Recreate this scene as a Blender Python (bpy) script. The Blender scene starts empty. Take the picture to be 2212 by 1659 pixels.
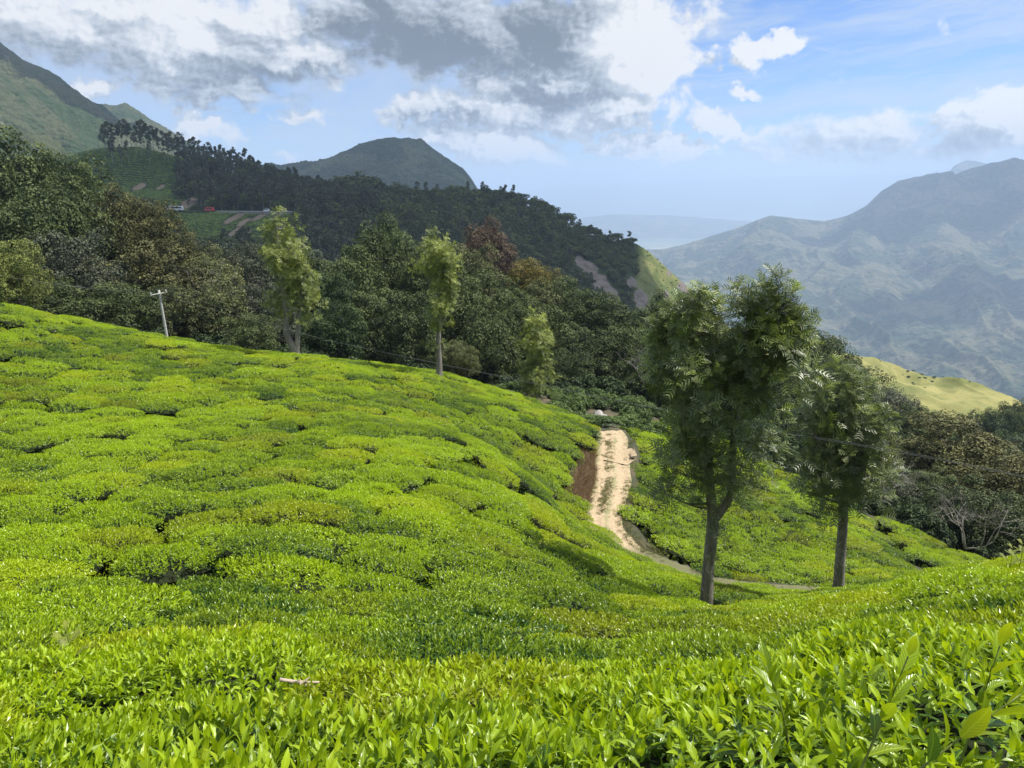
import bpy, math, random
import numpy as np
from math import radians, sin, cos, tan, pi, atan2, sqrt

rng = np.random.default_rng(7)
random.seed(7)
S = bpy.context.scene
COL = S.collection

# ------------------------------------------------------------------ camera
PITCH = radians(15.05)
F = 1597.6                       # focal length in pixels of a 2212 px wide picture
cam_d = bpy.data.cameras.new("camera")
cam = bpy.data.objects.new("camera", cam_d)
COL.objects.link(cam)
cam_d.sensor_width = 36.0
cam_d.lens = 26.0
cam_d.clip_start = 0.05
cam_d.clip_end = 200000.0
cam.location = (0, 0, 0)
cam.rotation_euler = (pi / 2 - PITCH, 0, 0)
S.camera = cam

# ------------------------------------------------------------------ light
SUN_EL = radians(61)
SUN_AZ = atan2(0.98, 0.14)       # clockwise from +Y
TO_SUN = np.array([sin(SUN_AZ) * cos(SUN_EL), cos(SUN_AZ) * cos(SUN_EL), sin(SUN_EL)])
sun_d = bpy.data.lights.new("sun", 'SUN')
sun_d.energy = 5.0
sun_d.angle = radians(0.53)
sun_d.color = (1.0, 0.95, 0.87)
sun = bpy.data.objects.new("sun", sun_d)
COL.objects.link(sun)
from mathutils import Vector, Matrix
sun.rotation_euler = Vector(TO_SUN).to_track_quat('Z', 'Y').to_euler()

S.view_settings.view_transform = 'Standard'
S.view_settings.look = 'None'
S.view_settings.gamma = 1.0
S.view_settings.use_curve_mapping = False
S.view_settings.exposure = 0.5
cy = S.cycles
cy.max_bounces = 7
cy.diffuse_bounces = 3
cy.glossy_bounces = 2
cy.transmission_bounces = 4
cy.transparent_max_bounces = 4
cy.volume_bounces = 1
cy.caustics_reflective = False
cy.caustics_refractive = False
cy.use_denoising = True
cy.sample_clamp_indirect = 6.0


# ------------------------------------------------------------------ node helper
class NT:
    def __init__(self, tree):
        self.t = tree
        self.n = tree.nodes
        self.l = tree.links

    def new(self, typ, **kw):
        nd = self.n.new(typ)
        for k, v in kw.items():
            setattr(nd, k, v)
        return nd

    def put(self, sock, v):
        if isinstance(v, bpy.types.NodeSocket):
            self.l.new(v, sock)
        elif v is not None:
            if sock.type == 'RGBA' and len(v) == 3:
                v = (*v, 1.0)
            sock.default_value = v

    def math(self, op, a, b=None, c=None, clamp=False):
        nd = self.new('ShaderNodeMath', operation=op, use_clamp=clamp)
        for i, v in enumerate((a, b, c)):
            self.put(nd.inputs[i], v)
        return nd.outputs[0]

    def vec(self, op, a, b=None, c=None):
        nd = self.new('ShaderNodeVectorMath', operation=op)
        for i, v in enumerate((a, b, c)):
            if v is not None:
                self.put(nd.inputs[i], v)
        return nd.outputs['Value'] if op in ('LENGTH', 'DOT_PRODUCT', 'DISTANCE') else nd.outputs[0]

    def mix(self, f, a, b, blend='MIX'):
        nd = self.new('ShaderNodeMix', data_type='RGBA', blend_type=blend)
        self.put(nd.inputs['Factor'], f)
        self.put(nd.inputs[6], a)
        self.put(nd.inputs[7], b)
        return nd.outputs[2]

    def fmix(self, f, a, b):
        nd = self.new('ShaderNodeMix', data_type='FLOAT')
        self.put(nd.inputs['Factor'], f)
        self.put(nd.inputs[2], a)
        self.put(nd.inputs[3], b)
        return nd.outputs[0]

    def noise(self, vec, scale, detail=4, rough=0.55, dist=0.0, out='Fac', dims='3D', lac=2.0):
        nd = self.new('ShaderNodeTexNoise', noise_dimensions=dims)
        self.put(nd.inputs['Vector'], vec)
        nd.inputs['Scale'].default_value = scale
        nd.inputs['Detail'].default_value = detail
        nd.inputs['Roughness'].default_value = rough
        nd.inputs['Lacunarity'].default_value = lac
        nd.inputs['Distortion'].default_value = dist
        return nd.outputs[out]

    def smooth(self, x, a, b, lo=0.0, hi=1.0):
        nd = self.new('ShaderNodeMapRange', interpolation_type='SMOOTHSTEP')
        self.put(nd.inputs[0], x)
        nd.inputs[1].default_value = a
        nd.inputs[2].default_value = b
        nd.inputs[3].default_value = lo
        nd.inputs[4].default_value = hi
        return nd.outputs[0]

    def ramp(self, x, stops):
        nd = self.new('ShaderNodeValToRGB')
        self.put(nd.inputs[0], x)
        e = nd.color_ramp.elements
        while len(e) < len(stops):
            e.new(0.5)
        for el, (p, c) in zip(e, stops):
            el.position = p
            el.color = (*c, 1.0)
        return nd.outputs[0]

    def bump(self, h, strength=0.4, dist=0.1):
        nd = self.new('ShaderNodeBump')
        self.put(nd.inputs['Height'], h)
        nd.inputs['Strength'].default_value = strength
        nd.inputs['Distance'].default_value = dist
        return nd.outputs[0]


def new_mat(name):
    m = bpy.data.materials.new(name)
    m.use_nodes = True
    m.node_tree.nodes.clear()
    t = NT(m.node_tree)
    out = t.new('ShaderNodeOutputMaterial')
    return m, t, out


def simple_mat(name, col, rough=0.7, var=0.15, scale=3.0, metal=0.0, bump=0.0, spec=0.4):
    m, t, out = new_mat(name)
    tc = t.new('ShaderNodeTexCoord').outputs['Object']
    n = t.noise(tc, scale, 5)
    c = t.mix(t.smooth(n, 0.3, 0.7), [x * (1 - var) for x in col], [min(1, x * (1 + var)) for x in col])
    b = t.new('ShaderNodeBsdfPrincipled')
    t.put(b.inputs['Base Color'], c)
    b.inputs['Roughness'].default_value = rough
    b.inputs['Metallic'].default_value = metal
    b.inputs['Specular IOR Level'].default_value = spec
    if bump:
        t.put(b.inputs['Normal'], t.bump(n, bump, 0.05))
    t.l.new(b.outputs[0], out.inputs[0])
    return m


# ------------------------------------------------------------------ sky with clouds
def P(u, v, Y):
    """World point seen at picture position (u, v), Y metres ahead."""
    cx, cyy = (u - 1106.0) / F, (829.5 - v) / F
    d = np.array([cx, cos(PITCH) + cyy * sin(PITCH), -sin(PITCH) + cyy * cos(PITCH)])
    return d * (Y / d[1])


def azel(u, v):
    p = P(u, v, 1.0)
    p = p / np.linalg.norm(p)
    return math.degrees(atan2(p[0], p[1])), math.degrees(math.asin(p[2]))


world = bpy.data.worlds.new("World")
S.world = world
world.use_nodes = True
wt = NT(world.node_tree)
wt.n.clear()
w_out = wt.new('ShaderNodeOutputWorld')
bg = wt.new('ShaderNodeBackground')
SKY_K = 0.10
bg.inputs['Strength'].default_value = SKY_K
sky = wt.new('ShaderNodeTexSky', sky_type='NISHITA')
sky.sun_disc = False
sky.sun_elevation = SUN_EL
sky.sun_rotation = SUN_AZ
sky.altitude = 1500
sky.air_density = 1.0
sky.dust_density = 0.6
sky.ozone_density = 2.0


def build_clouds():
    t = wt
    d = t.new('ShaderNodeTexCoord').outputs['Generated']
    sep = t.new('ShaderNodeSeparateXYZ')
    t.put(sep.inputs[0], d)
    x, y, z = sep.outputs
    az = t.math('MULTIPLY', t.math('ARCTAN2', x, y), 180 / pi)
    el = t.math('MULTIPLY', t.math('ARCSINE', z), 180 / pi)
    com = t.new('ShaderNodeCombineXYZ')
    t.put(com.inputs[0], az)
    t.put(com.inputs[1], el)
    com.inputs[2].default_value = 0.0
    p0 = com.outputs[0]
    # domain warp gives billowing outlines
    w1 = t.noise(p0, 0.22, 3, 0.5, out='Color', dims='2D')
    w2 = t.noise(p0, 0.9, 4, 0.6, out='Color', dims='2D')
    off = t.vec('MULTIPLY_ADD', t.vec('SUBTRACT', w1, (0.5, 0.5, 0.5)), (6.0, 3.0, 0), t.vec('MULTIPLY', t.vec('SUBTRACT', w2, (0.5, 0.5, 0.5)), (2.4, 1.7, 0)))
    p = t.vec('ADD', p0, off)
    # cloud masses: (u, v) in the picture, half sizes in degrees, weight
    blobs = [
        # big cumulus: bright right shoulder and its dark middle
        (1270, 90, 9.0, 4.2, 1.25), (1400, 140, 5.0, 3.4, 1.15), (1180, 180, 8, 2.6, 1.1), (1000, 70, 10, 4.0, 1.2), (860, 40, 8, 3.0, 1.0),
        (1330, 250, 6.5, 1.8, 1.15), (1080, 240, 9.0, 2.0, 1.15), (940, 250, 3.0, 1.2, 0.9),
        (1090, 316, 5.0, 1.8, 1.4), (960, 300, 3.0, 1.2, 1.0), (880, 262, 2.6, 1.0, 1.0), (1180, 340, 2.6, 0.6, 0.6), (1545, 278, 1.7, 1.0, 1.0), (1390, 318, 4.5, 0.75, 0.85), (1480, 330, 2.4, 0.8, 0.9), (1290, 325, 1.1, 0.4, 0.6),
        # left bank
        (430, 100, 11, 3.6, 1.15), (560, 70, 7, 3.0, 1.1), (640, 130, 6.5, 1.9, 0.95), (470, 195, 5.5, 1.5, 0.9), (330, 190, 5, 1.0, 0.75),
        (130, 60, 9, 3.0, 1.0), (0, 20, 8, 3.2, 0.95), (300, 20, 9, 2.0, 1.0), (205, 190, 2.2, 0.9, 1.0), (440, 280, 3.0, 1.2, 0.95), (390, 235, 2.0, 0.6, 0.6),
        (615, 342, 1.0, 0.6, 0.8), (660, 250, 1.6, 0.6, 0.5), (690, 185, 3, 0.8, 0.5),
        # right side
        (1630, 105, 2.8, 1.4, 1.0), (1705, 92, 1.0, 0.5, 0.6), (1615, 190, 1.8, 0.7, 0.55), (2190, 270, 4.6, 2.2, 1.2), (2060, 300, 3.0, 1.0, 0.55), (1840, 357, 1.0, 0.35, 0.5), (1900, 285, 12, 1.5, 0.50), (2060, 325, 8, 1.3, 0.62), (1720, 320, 7, 1.0, 0.45),
    ]

    def field(pp):
        acc = None
        for (u, v, ra, re, w) in blobs:
            ca, ce = azel(u, v)
            q = t.vec('MULTIPLY_ADD', pp, (1 / ra, 1 / re, 0), (-ca / ra, -ce / re, 0))
            val = t.math('MULTIPLY_ADD', t.vec('LENGTH', q), -w, w)
            acc = val if acc is None else t.math('SMOOTH_MAX', acc, val, 0.12)
        # the rest of the sky outside the frame: the same broken cumulus
        gen = t.noise(pp, 0.055, 3, 0.5, dims='2D')
        far = t.math('MULTIPLY', t.smooth(gen, 0.42, 0.75), t.math('MAXIMUM', t.smooth(el, 13.5, 20.0), t.smooth(t.math('ABSOLUTE', az), 38.0, 46.0)))
        return t.math('MAXIMUM', acc, t.math('MULTIPLY_ADD', far, 1.3, -0.2))

    sep2 = t.new('ShaderNodeVectorMath', operation='MULTIPLY')
    t.put(sep2.inputs[0], p0)
    sep2.inputs[1].default_value = (1.0, 1.45, 1.0)
    pn = sep2.outputs[0]
    n1 = t.noise(pn, 0.34, 10, 0.56, 0.35, dims='2D')
    pn2 = t.vec('ADD', pn, (0.8, 0.9, 0.0))
    n2 = t.noise(pn2, 0.34, 10, 0.56, 0.35, dims='2D')
    m1 = field(p)
    m2 = field(t.vec('ADD', p, (1.7, 1.2, 0.0)))
    dens = t.math('ADD', m1, t.math('MULTIPLY_ADD', n1, 1.25, -0.68))
    dens2 = t.math('ADD', m2, t.math('MULTIPLY_ADD', n2, 1.25, -0.68))
    soft = t.smooth(az, 12.0, -6.0, 0.30, 0.50)
    alpha = t.smooth(t.math('DIVIDE', t.math('ADD', dens, 0.08), t.math('ADD', soft, 0.08)), 0.0, 1.0)
    big = t.noise(pn, 0.16, 5, 0.55, 0.2, dims='2D')
    f1 = t.noise(pn, 1.15, 6, 0.6, 0.3, dims='2D')
    f2 = t.noise(t.vec('ADD', pn, (0.26, 0.32, 0.0)), 1.15, 6, 0.6, 0.3, dims='2D')
    # light from the sun's side: thin towards the sun is bright, thick is grey
    lit = t.smooth(t.math('SUBTRACT', dens, dens2), -0.30, 0.45)
    # heavy undersides and sunlit shoulders of the individual cloud masses
    tone = None
    for (u, v, ra, re, w) in [(1010, 40, 11, 4.2, -0.44), (1180, 30, 6, 3.2, -0.34), (820, 60, 8, 3.0, -0.30), (1190, 215, 6, 1.5, -0.32), (960, 265, 7, 1.1, -0.25), (1050, 130, 7, 2.2, -0.28), (480, 130, 7, 2.0, -0.20), (640, 165, 6, 1.4, -0.26), (470, 205, 6, 1.3, -0.22), (40, 40, 9, 4, -0.12), (230, 90, 8, 3, 0.06), (2120, 318, 5, 1.0, -0.30),
                               (1430, 140, 3.6, 3.6, 0.55), (1370, 50, 3.2, 2.2, 0.45), (1500, 190, 2.6, 2.4, 0.40), (1200, 150, 2.0, 1.6, 0.30), (590, 110, 3.0, 2.2, 0.40), (430, 60, 5, 2.2, 0.25), (1100, 325, 4.0, 1.0, 0.42), (930, 235, 2.2, 0.9, 0.30), (1380, 245, 2.6, 1.0, 0.35), (1545, 278, 2.0, 1.0, 0.45), (1630, 105, 3.4, 1.8, 0.40), (2180, 262, 4.2, 1.8, 0.50), (205, 188, 2.4, 0.9, 0.45), (450, 280, 3.0, 1.2, 0.45), (615, 342, 1.4, .9, 0.5), (1480, 325, 3, .8, 0.3)]:
        ca, ce = azel(u, v)
        q = t.vec('MULTIPLY_ADD', p, (1 / ra, 1 / re, 0), (-ca / ra, -ce / re, 0))
        g = t.math('MULTIPLY', t.smooth(t.vec('LENGTH', q), 1.15, 0.15), w * 0.46 if w > 0 else w)
        tone = g if tone is None else t.math('ADD', tone, g)
    lum = t.math('MULTIPLY_ADD', lit, 0.56, 0.46)
    lum = t.math('ADD', t.math('ADD', lum, tone), t.math('MULTIPLY_ADD', big, 0.8, -0.42))
    lum = t.math('ADD', lum, t.math('MULTIPLY', t.math('SUBTRACT', f1, f2), 0.62))
    lum = t.math('ADD', lum, t.math('MULTIPLY', t.smooth(dens, 0.40, 0.0), 0.10))
    E = 0.665
    col = t.ramp(lum, [(0.0, (0.235 * E, 0.28 * E, 0.335 * E)), (0.22, (0.34 * E, 0.395 * E, 0.46 * E)), (0.5, (0.56 * E, 0.63 * E, 0.71 * E)), (0.78, (0.80 * E, 0.85 * E, 0.91 * E)), (1.0, (1.02 * E, 1.03 * E, 1.05 * E))])
    # high thin bands on the right, rising to the right
    rot = t.new('ShaderNodeVectorRotate', rotation_type='Z_AXIS')
    t.put(rot.inputs['Vector'], p0)
    rot.inputs['Angle'].default_value = radians(-7)
    cs = t.vec('MULTIPLY', t.vec('ADD', rot.outputs[0], t.vec('MULTIPLY', t.vec('SUBTRACT', w1, (0.5, 0.5, 0.5)), (3, 1.2, 0))), (0.075, 0.62, 0))
    cn = t.noise(cs, 1.0, 7, 0.62, 0.3, dims='2D')
    cfine = t.noise(t.vec('MULTIPLY', p0, (0.35, 1.6, 0)), 1.0, 6, 0.65, 0.5, dims='2D')
    ci = t.smooth(t.math('MULTIPLY_ADD', cfine, 0.25, cn), 0.46, 0.80)
    ci = t.math('MULTIPLY', ci, 0.62)
    # veil of thin cloud over the left half
    veil = t.math('MULTIPLY', t.smooth(az, 14.0, -14.0), t.smooth(t.math('ADD', t.noise(p0, 0.12, 5, 0.6, dims='2D'), t.math('MULTIPLY', el, 0.02)), 0.35, 0.75))
    lowb = t.noise(t.vec('MULTIPLY', p, (0.10, 1.1, 0)), 1.0, 6, 0.6, 0.4, dims='2D')
    low = t.math('MULTIPLY', t.smooth(lowb, 0.46, 0.66), t.math('MULTIPLY', t.smooth(el, 0.2, 1.6), t.smooth(el, 6.5, 3.0)))
    thin = t.math('MAXIMUM', t.math('MAXIMUM', ci, t.math('MULTIPLY', low, 0.75)), t.math('MULTIPLY', veil, 0.7))
    base = t.mix(0.0, sky.outputs[0], sky.outputs[0])
    tint = t.mix(1.0, sky.outputs[0], (0.66, 0.84, 1.14), 'MULTIPLY')
    k = 1.0 / SKY_K
    thin_c = (0.43 * k, 0.51 * k, 0.63 * k)
    c1 = t.mix(thin, tint, thin_c)
    colk = t.vec('SCALE', col)
    colk.node.inputs['Scale'].default_value = k
    c2 = t.mix(alpha, c1, colk)
    # only above the horizon
    c3 = t.mix(t.smooth(el, -2.0, 1.0), (0.27 * k, 0.35 * k, 0.46 * k), c2)
    return c3


wt.put(bg.inputs['Color'], build_clouds())
wt.l.new(bg.outputs[0], w_out.inputs[0])
world.cycles.sampling_method = 'MANUAL'
world.cycles.sample_map_resolution = 512


# ------------------------------------------------------------------ mesh helpers
def mesh_np(name, V, polys, attrs=None, smooth=False, uv=None, mat_idx=None):
    """polys: list of int arrays (n, k). attrs: {name: per-vertex float array}."""
    me = bpy.data.meshes.new(name)
    V = np.asarray(V, dtype=np.float32)
    me.vertices.add(len(V))
    me.vertices.foreach_set('co', V.ravel())
    loops = np.concatenate([p.ravel() for p in polys]).astype(np.int32)
    tot = np.concatenate([np.full(len(p), p.shape[1], dtype=np.int32) for p in polys])
    start = np.concatenate([[0], np.cumsum(tot)[:-1]]).astype(np.int32)
    me.loops.add(len(loops))
    me.loops.foreach_set('vertex_index', loops)
    me.polygons.add(len(tot))
    me.polygons.foreach_set('loop_start', start)
    me.polygons.foreach_set('loop_total', tot)
    if mat_idx is not None:
        me.polygons.foreach_set('material_index', np.asarray(mat_idx, dtype=np.int32))
    me.polygons.foreach_set('use_smooth', np.full(len(tot), smooth, dtype=bool))
    for k, a in (attrs or {}).items():
        at = me.attributes.new(k, 'FLOAT', 'POINT')
        at.data.foreach_set('value', np.asarray(a, dtype=np.float32))
    if uv is not None:
        ul = me.uv_layers.new(name='UVMap')
        ul.data.foreach_set('uv', np.asarray(uv, dtype=np.float32)[loops].ravel())
    me.update(calc_edges=True)
    return me


def link(name, me, mats=(), parent=None, loc=None):
    o = bpy.data.objects.new(name, me)
    if me is not None and len(me.materials) == 0:
        for m in (mats if isinstance(mats, (list, tuple)) else [mats]):
            me.materials.append(m)
    if parent is not None:
        o.parent = parent
    if loc is not None:
        o.location = loc
    COL.objects.link(o)
    return o


def tag(o, label=None, cat=None, group=None, kind=None):
    if label:
        o['label'] = label
    if cat:
        o['category'] = cat
    if group:
        o['group'] = group
    if kind:
        o['kind'] = kind
    return o


def empty(name, loc, label, cat, group=None, rz=0.0):
    o = bpy.data.objects.new(name, None)
    o.empty_display_size = 0.3
    o.location = loc
    o.rotation_euler = (0, 0, rz)
    COL.objects.link(o)
    return tag(o, label, cat, group)


def norm(v):
    return v / np.maximum(np.linalg.norm(v, axis=-1, keepdims=True), 1e-9)


def frames(d, n):
    """Rotation matrices with y along d and z near n."""
    d = norm(d)
    x = norm(np.cross(d, n))
    z = np.cross(x, d)
    return np.stack([x, d, z], axis=-1)


def batch(tv, tf, pos, R, sc):
    """Many transformed copies of one small template joined: vertices, faces."""
    N, n = len(pos), len(tv)
    sc = np.asarray(sc)
    s = sc[:, None, None] if sc.ndim == 1 else sc[:, None, :]
    V = np.einsum('nij,nkj->nki', R, tv[None] * s) + pos[:, None, :]
    Fc = (tf[None] + (np.arange(N) * n)[:, None, None]).reshape(-1, tf.shape[1])
    return V.reshape(-1, 3), Fc


def merge(parts):
    """parts: list of (V, faces(list), attrs) joined to one."""
    Vs, fs, at, off = [], {}, {}, 0
    for V, F_, A in parts:
        Vs.append(V)
        for f in F_:
            fs.setdefault(f.shape[1], []).append(f + off)
        for k in A:
            at.setdefault(k, []).append(np.broadcast_to(A[k], (len(V),)))
        off += len(V)
    return np.concatenate(Vs), [np.concatenate(x) for x in fs.values()], {k: np.concatenate(x) for k, x in at.items()}


def tube(pts, rad, sides=8, cap=True):
    pts = np.asarray(pts, float)
    rad = np.broadcast_to(np.asarray(rad, float), (len(pts),))
    tg = norm(np.gradient(pts, axis=0))
    ref = np.array([0.0, 0.0, 1.0]) if abs(tg[:, 2]).mean() < 0.8 else np.array([1.0, 0.0, 0.0])
    a = norm(np.cross(tg, ref))
    b = np.cross(tg, a)
    th = np.linspace(0, 2 * pi, sides, endpoint=False)
    V = pts[:, None] + rad[:, None, None] * (a[:, None] * np.cos(th)[None, :, None] + b[:, None] * np.sin(th)[None, :, None])
    V = V.reshape(-1, 3)
    i = np.arange(len(pts) - 1)[:, None] * sides
    j = np.arange(sides)[None]
    k = (j + 1) % sides
    Q = np.stack([i + j, i + k, i + sides + k, i + sides + j], axis=-1).reshape(-1, 4)
    if cap:
        n0 = len(V)
        V = np.vstack([V, pts[:1], pts[-1:]])
        Tt = np.concatenate([np.stack([np.full(sides, n0), k[0], j[0]], -1), np.stack([np.full(sides, n0 + 1), (len(pts) - 1) * sides + j[0], (len(pts) - 1) * sides + k[0]], -1)])
        return V, [Q, Tt]
    return V, [Q]


def spline(pts, n):
    pts = np.asarray(pts, float)
    m = len(pts)
    if m == 2:
        tt = np.linspace(0, 1, n)[:, None]
        return pts[0] * (1 - tt) + pts[1] * tt
    ext = np.vstack([2 * pts[0] - pts[1], pts, 2 * pts[-1] - pts[-2]])
    tt = np.linspace(0, m - 1 - 1e-6, n)
    i = tt.astype(int)
    f = (tt - i)[:, None]
    p0, p1, p2, p3 = ext[i], ext[i + 1], ext[i + 2], ext[i + 3]
    return 0.5 * (2 * p1 + (p2 - p0) * f + (2 * p0 - 5 * p1 + 4 * p2 - p3) * f ** 2 + (3 * p1 - p0 - 3 * p2 + p3) * f ** 3)


def box(x0, x1, y0, y1, z0, z1):
    V = np.array([[x, y, z] for z in (z0, z1) for y in (y0, y1) for x in (x0, x1)], float)
    Q = np.array([[0, 2, 3, 1], [4, 5, 7, 6], [0, 1, 5, 4], [2, 6, 7, 3], [0, 4, 6, 2], [1, 3, 7, 5]])
    return V, [Q]


# value noise for relief
_perm = np.random.default_rng(3).random((256, 256))


def vnoise(x, y):
    xi, yi = np.floor(x).astype(int), np.floor(y).astype(int)
    fx, fy = x - xi, y - yi
    fx, fy = fx * fx * (3 - 2 * fx), fy * fy * (3 - 2 * fy)
    g = lambda a, b: _perm[a & 255, b & 255]
    return (g(xi, yi) * (1 - fx) + g(xi + 1, yi) * fx) * (1 - fy) + (g(xi, yi + 1) * (1 - fx) + g(xi + 1, yi + 1) * fx) * fy


def fbm(x, y, oct=5, gain=0.5):
    s, a, tot = 0.0, 1.0, 0.0
    for o in range(oct):
        s = s + a * (vnoise(x * 2 ** o + 17.3 * o, y * 2 ** o + 9.1 * o) - 0.5)
        tot += a
        a *= gain
    return s / tot * 2


def ridged(x, y, oct=5):
    s, a, tot = 0.0, 1.0, 0.0
    for o in range(oct):
        s = s + a * (1 - np.abs(2 * vnoise(x * 2 ** o + 5.3 * o, y * 2 ** o + 3.7 * o) - 1))
        tot += a
        a *= 0.5
    return s / tot


def gn_scatter(name, pts, rots, scls, idx, protos, mats_note=None):
    """One object that draws PROTOS (objects outside the scene) at the points: for what nobody could count."""
    me = bpy.data.meshes.new(name)
    me.vertices.add(len(pts))
    me.vertices.foreach_set('co', np.asarray(pts, np.float32).ravel())
    a = me.attributes.new('rot', 'FLOAT_VECTOR', 'POINT')
    a.data.foreach_set('vector', np.asarray(rots, np.float32).ravel())
    a = me.attributes.new('scl', 'FLOAT_VECTOR', 'POINT')
    a.data.foreach_set('vector', np.asarray(scls, np.float32).ravel())
    a = me.attributes.new('pick', 'INT', 'POINT')
    a.data.foreach_set('value', np.asarray(idx, np.int32))
    o = bpy.data.objects.new(name, me)
    COL.objects.link(o)
    c = bpy.data.collections.new(name + '_kinds')
    for q in protos:
        c.objects.link(q)
    ng = bpy.data.node_groups.new(name, 'GeometryNodeTree')
    ng.interface.new_socket('Geometry', in_out='INPUT', socket_type='NodeSocketGeometry')
    ng.interface.new_socket('Geometry', in_out='OUTPUT', socket_type='NodeSocketGeometry')
    n = ng.nodes
    gi, go = n.new('NodeGroupInput'), n.new('NodeGroupOutput')
    ci = n.new('GeometryNodeCollectionInfo')
    ci.inputs['Collection'].default_value = c
    ci.inputs['Separate Children'].default_value = True
    ci.inputs['Reset Children'].default_value = True
    ip = n.new('GeometryNodeInstanceOnPoints')

    def attr(nm, typ):
        q = n.new('GeometryNodeInputNamedAttribute')
        q.data_type = typ
        q.inputs['Name'].default_value = nm
        return q.outputs['Attribute']
    L = ng.links.new
    L(gi.outputs[0], ip.inputs['Points'])
    L(ci.outputs[0], ip.inputs['Instance'])
    ip.inputs['Pick Instance'].default_value = True
    L(attr('pick', 'INT'), ip.inputs['Instance Index'])
    e2r = n.new('FunctionNodeEulerToRotation')
    L(attr('rot', 'FLOAT_VECTOR'), e2r.inputs[0])
    L(e2r.outputs[0], ip.inputs['Rotation'])
    L(attr('scl', 'FLOAT_VECTOR'), ip.inputs['Scale'])
    L(ip.outputs[0], go.inputs[0])
    md = o.modifiers.new('scatter', 'NODES')
    md.node_group = ng
    o['kind'] = 'stuff'
    return o


def proto(name, me, mats):
    o = bpy.data.objects.new(name, me)
    if len(me.materials) == 0:
        for m in (mats if isinstance(mats, (list, tuple)) else [mats]):
            me.materials.append(m)
    return o


# ------------------------------------------------------------------ far terrain
def terrain_mat(name, dark, mid, patch, patch_amt=0.5, scale=0.01, bump=1.0, bumpd=8.0, rock=None, rock_amt=0.0, tree_scale=0.08, gully=None):
    """Wooded or grassy hillside: canopy-size mottling, open patches, bare rock where steep."""
    m, t, out = new_mat(name)
    geo = t.new('ShaderNodeNewGeometry')
    pos = geo.outputs['Position']
    big = t.noise(pos, scale, 6, 0.6, 0.6)
    fine = t.noise(pos, tree_scale, 4, 0.65)
    vor = t.new('ShaderNodeTexVoronoi', feature='F1')
    t.put(vor.inputs['Vector'], pos)
    vor.inputs['Scale'].default_value = tree_scale * 1.3
    c = t.mix(t.smooth(fine, 0.3, 0.72), dark, mid)
    c = t.mix(t.math('MULTIPLY', t.smooth(t.math('ADD', big, t.math('MULTIPLY', fine, 0.25)), 0.68 - patch_amt * 0.18, 0.78 - patch_amt * 0.12), 0.85), c, patch)
    if rock is not None:
        nz = t.new('ShaderNodeSeparateXYZ')
        t.put(nz.inputs[0], geo.outputs['Normal'])
        rn = t.noise(t.vec('MULTIPLY', pos, (1, 1, 0.45)), scale * 2.3, 6, 0.65, 0.8)
        steep = t.math('SUBTRACT', 1.0, t.math('ABSOLUTE', nz.outputs[2]))
        rf = t.smooth(t.math('ADD', t.math('MULTIPLY', rn, 0.9), t.math('MULTIPLY', steep, 0.35)), 0.72 - rock_amt * 0.2, 0.84 - rock_amt * 0.2)
        rc = t.mix(t.noise(pos, scale * 8, 4), [x * 0.75 for x in rock], rock)
        c = t.mix(rf, c, rc)
    b = t.new('ShaderNodeBsdfPrincipled')
    t.put(b.inputs['Base Color'], c)
    b.inputs['Roughness'].default_value = 0.9
    b.inputs['Specular IOR Level'].default_value = 0.15
    h = t.math('SUBTRACT', fine, t.math('MULTIPLY', vor.outputs['Distance'], 0.6))
    t.put(b.inputs['Normal'], t.bump(h, bump, bumpd))
    t.l.new(b.outputs[0], out.inputs[0])
    return m


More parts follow.
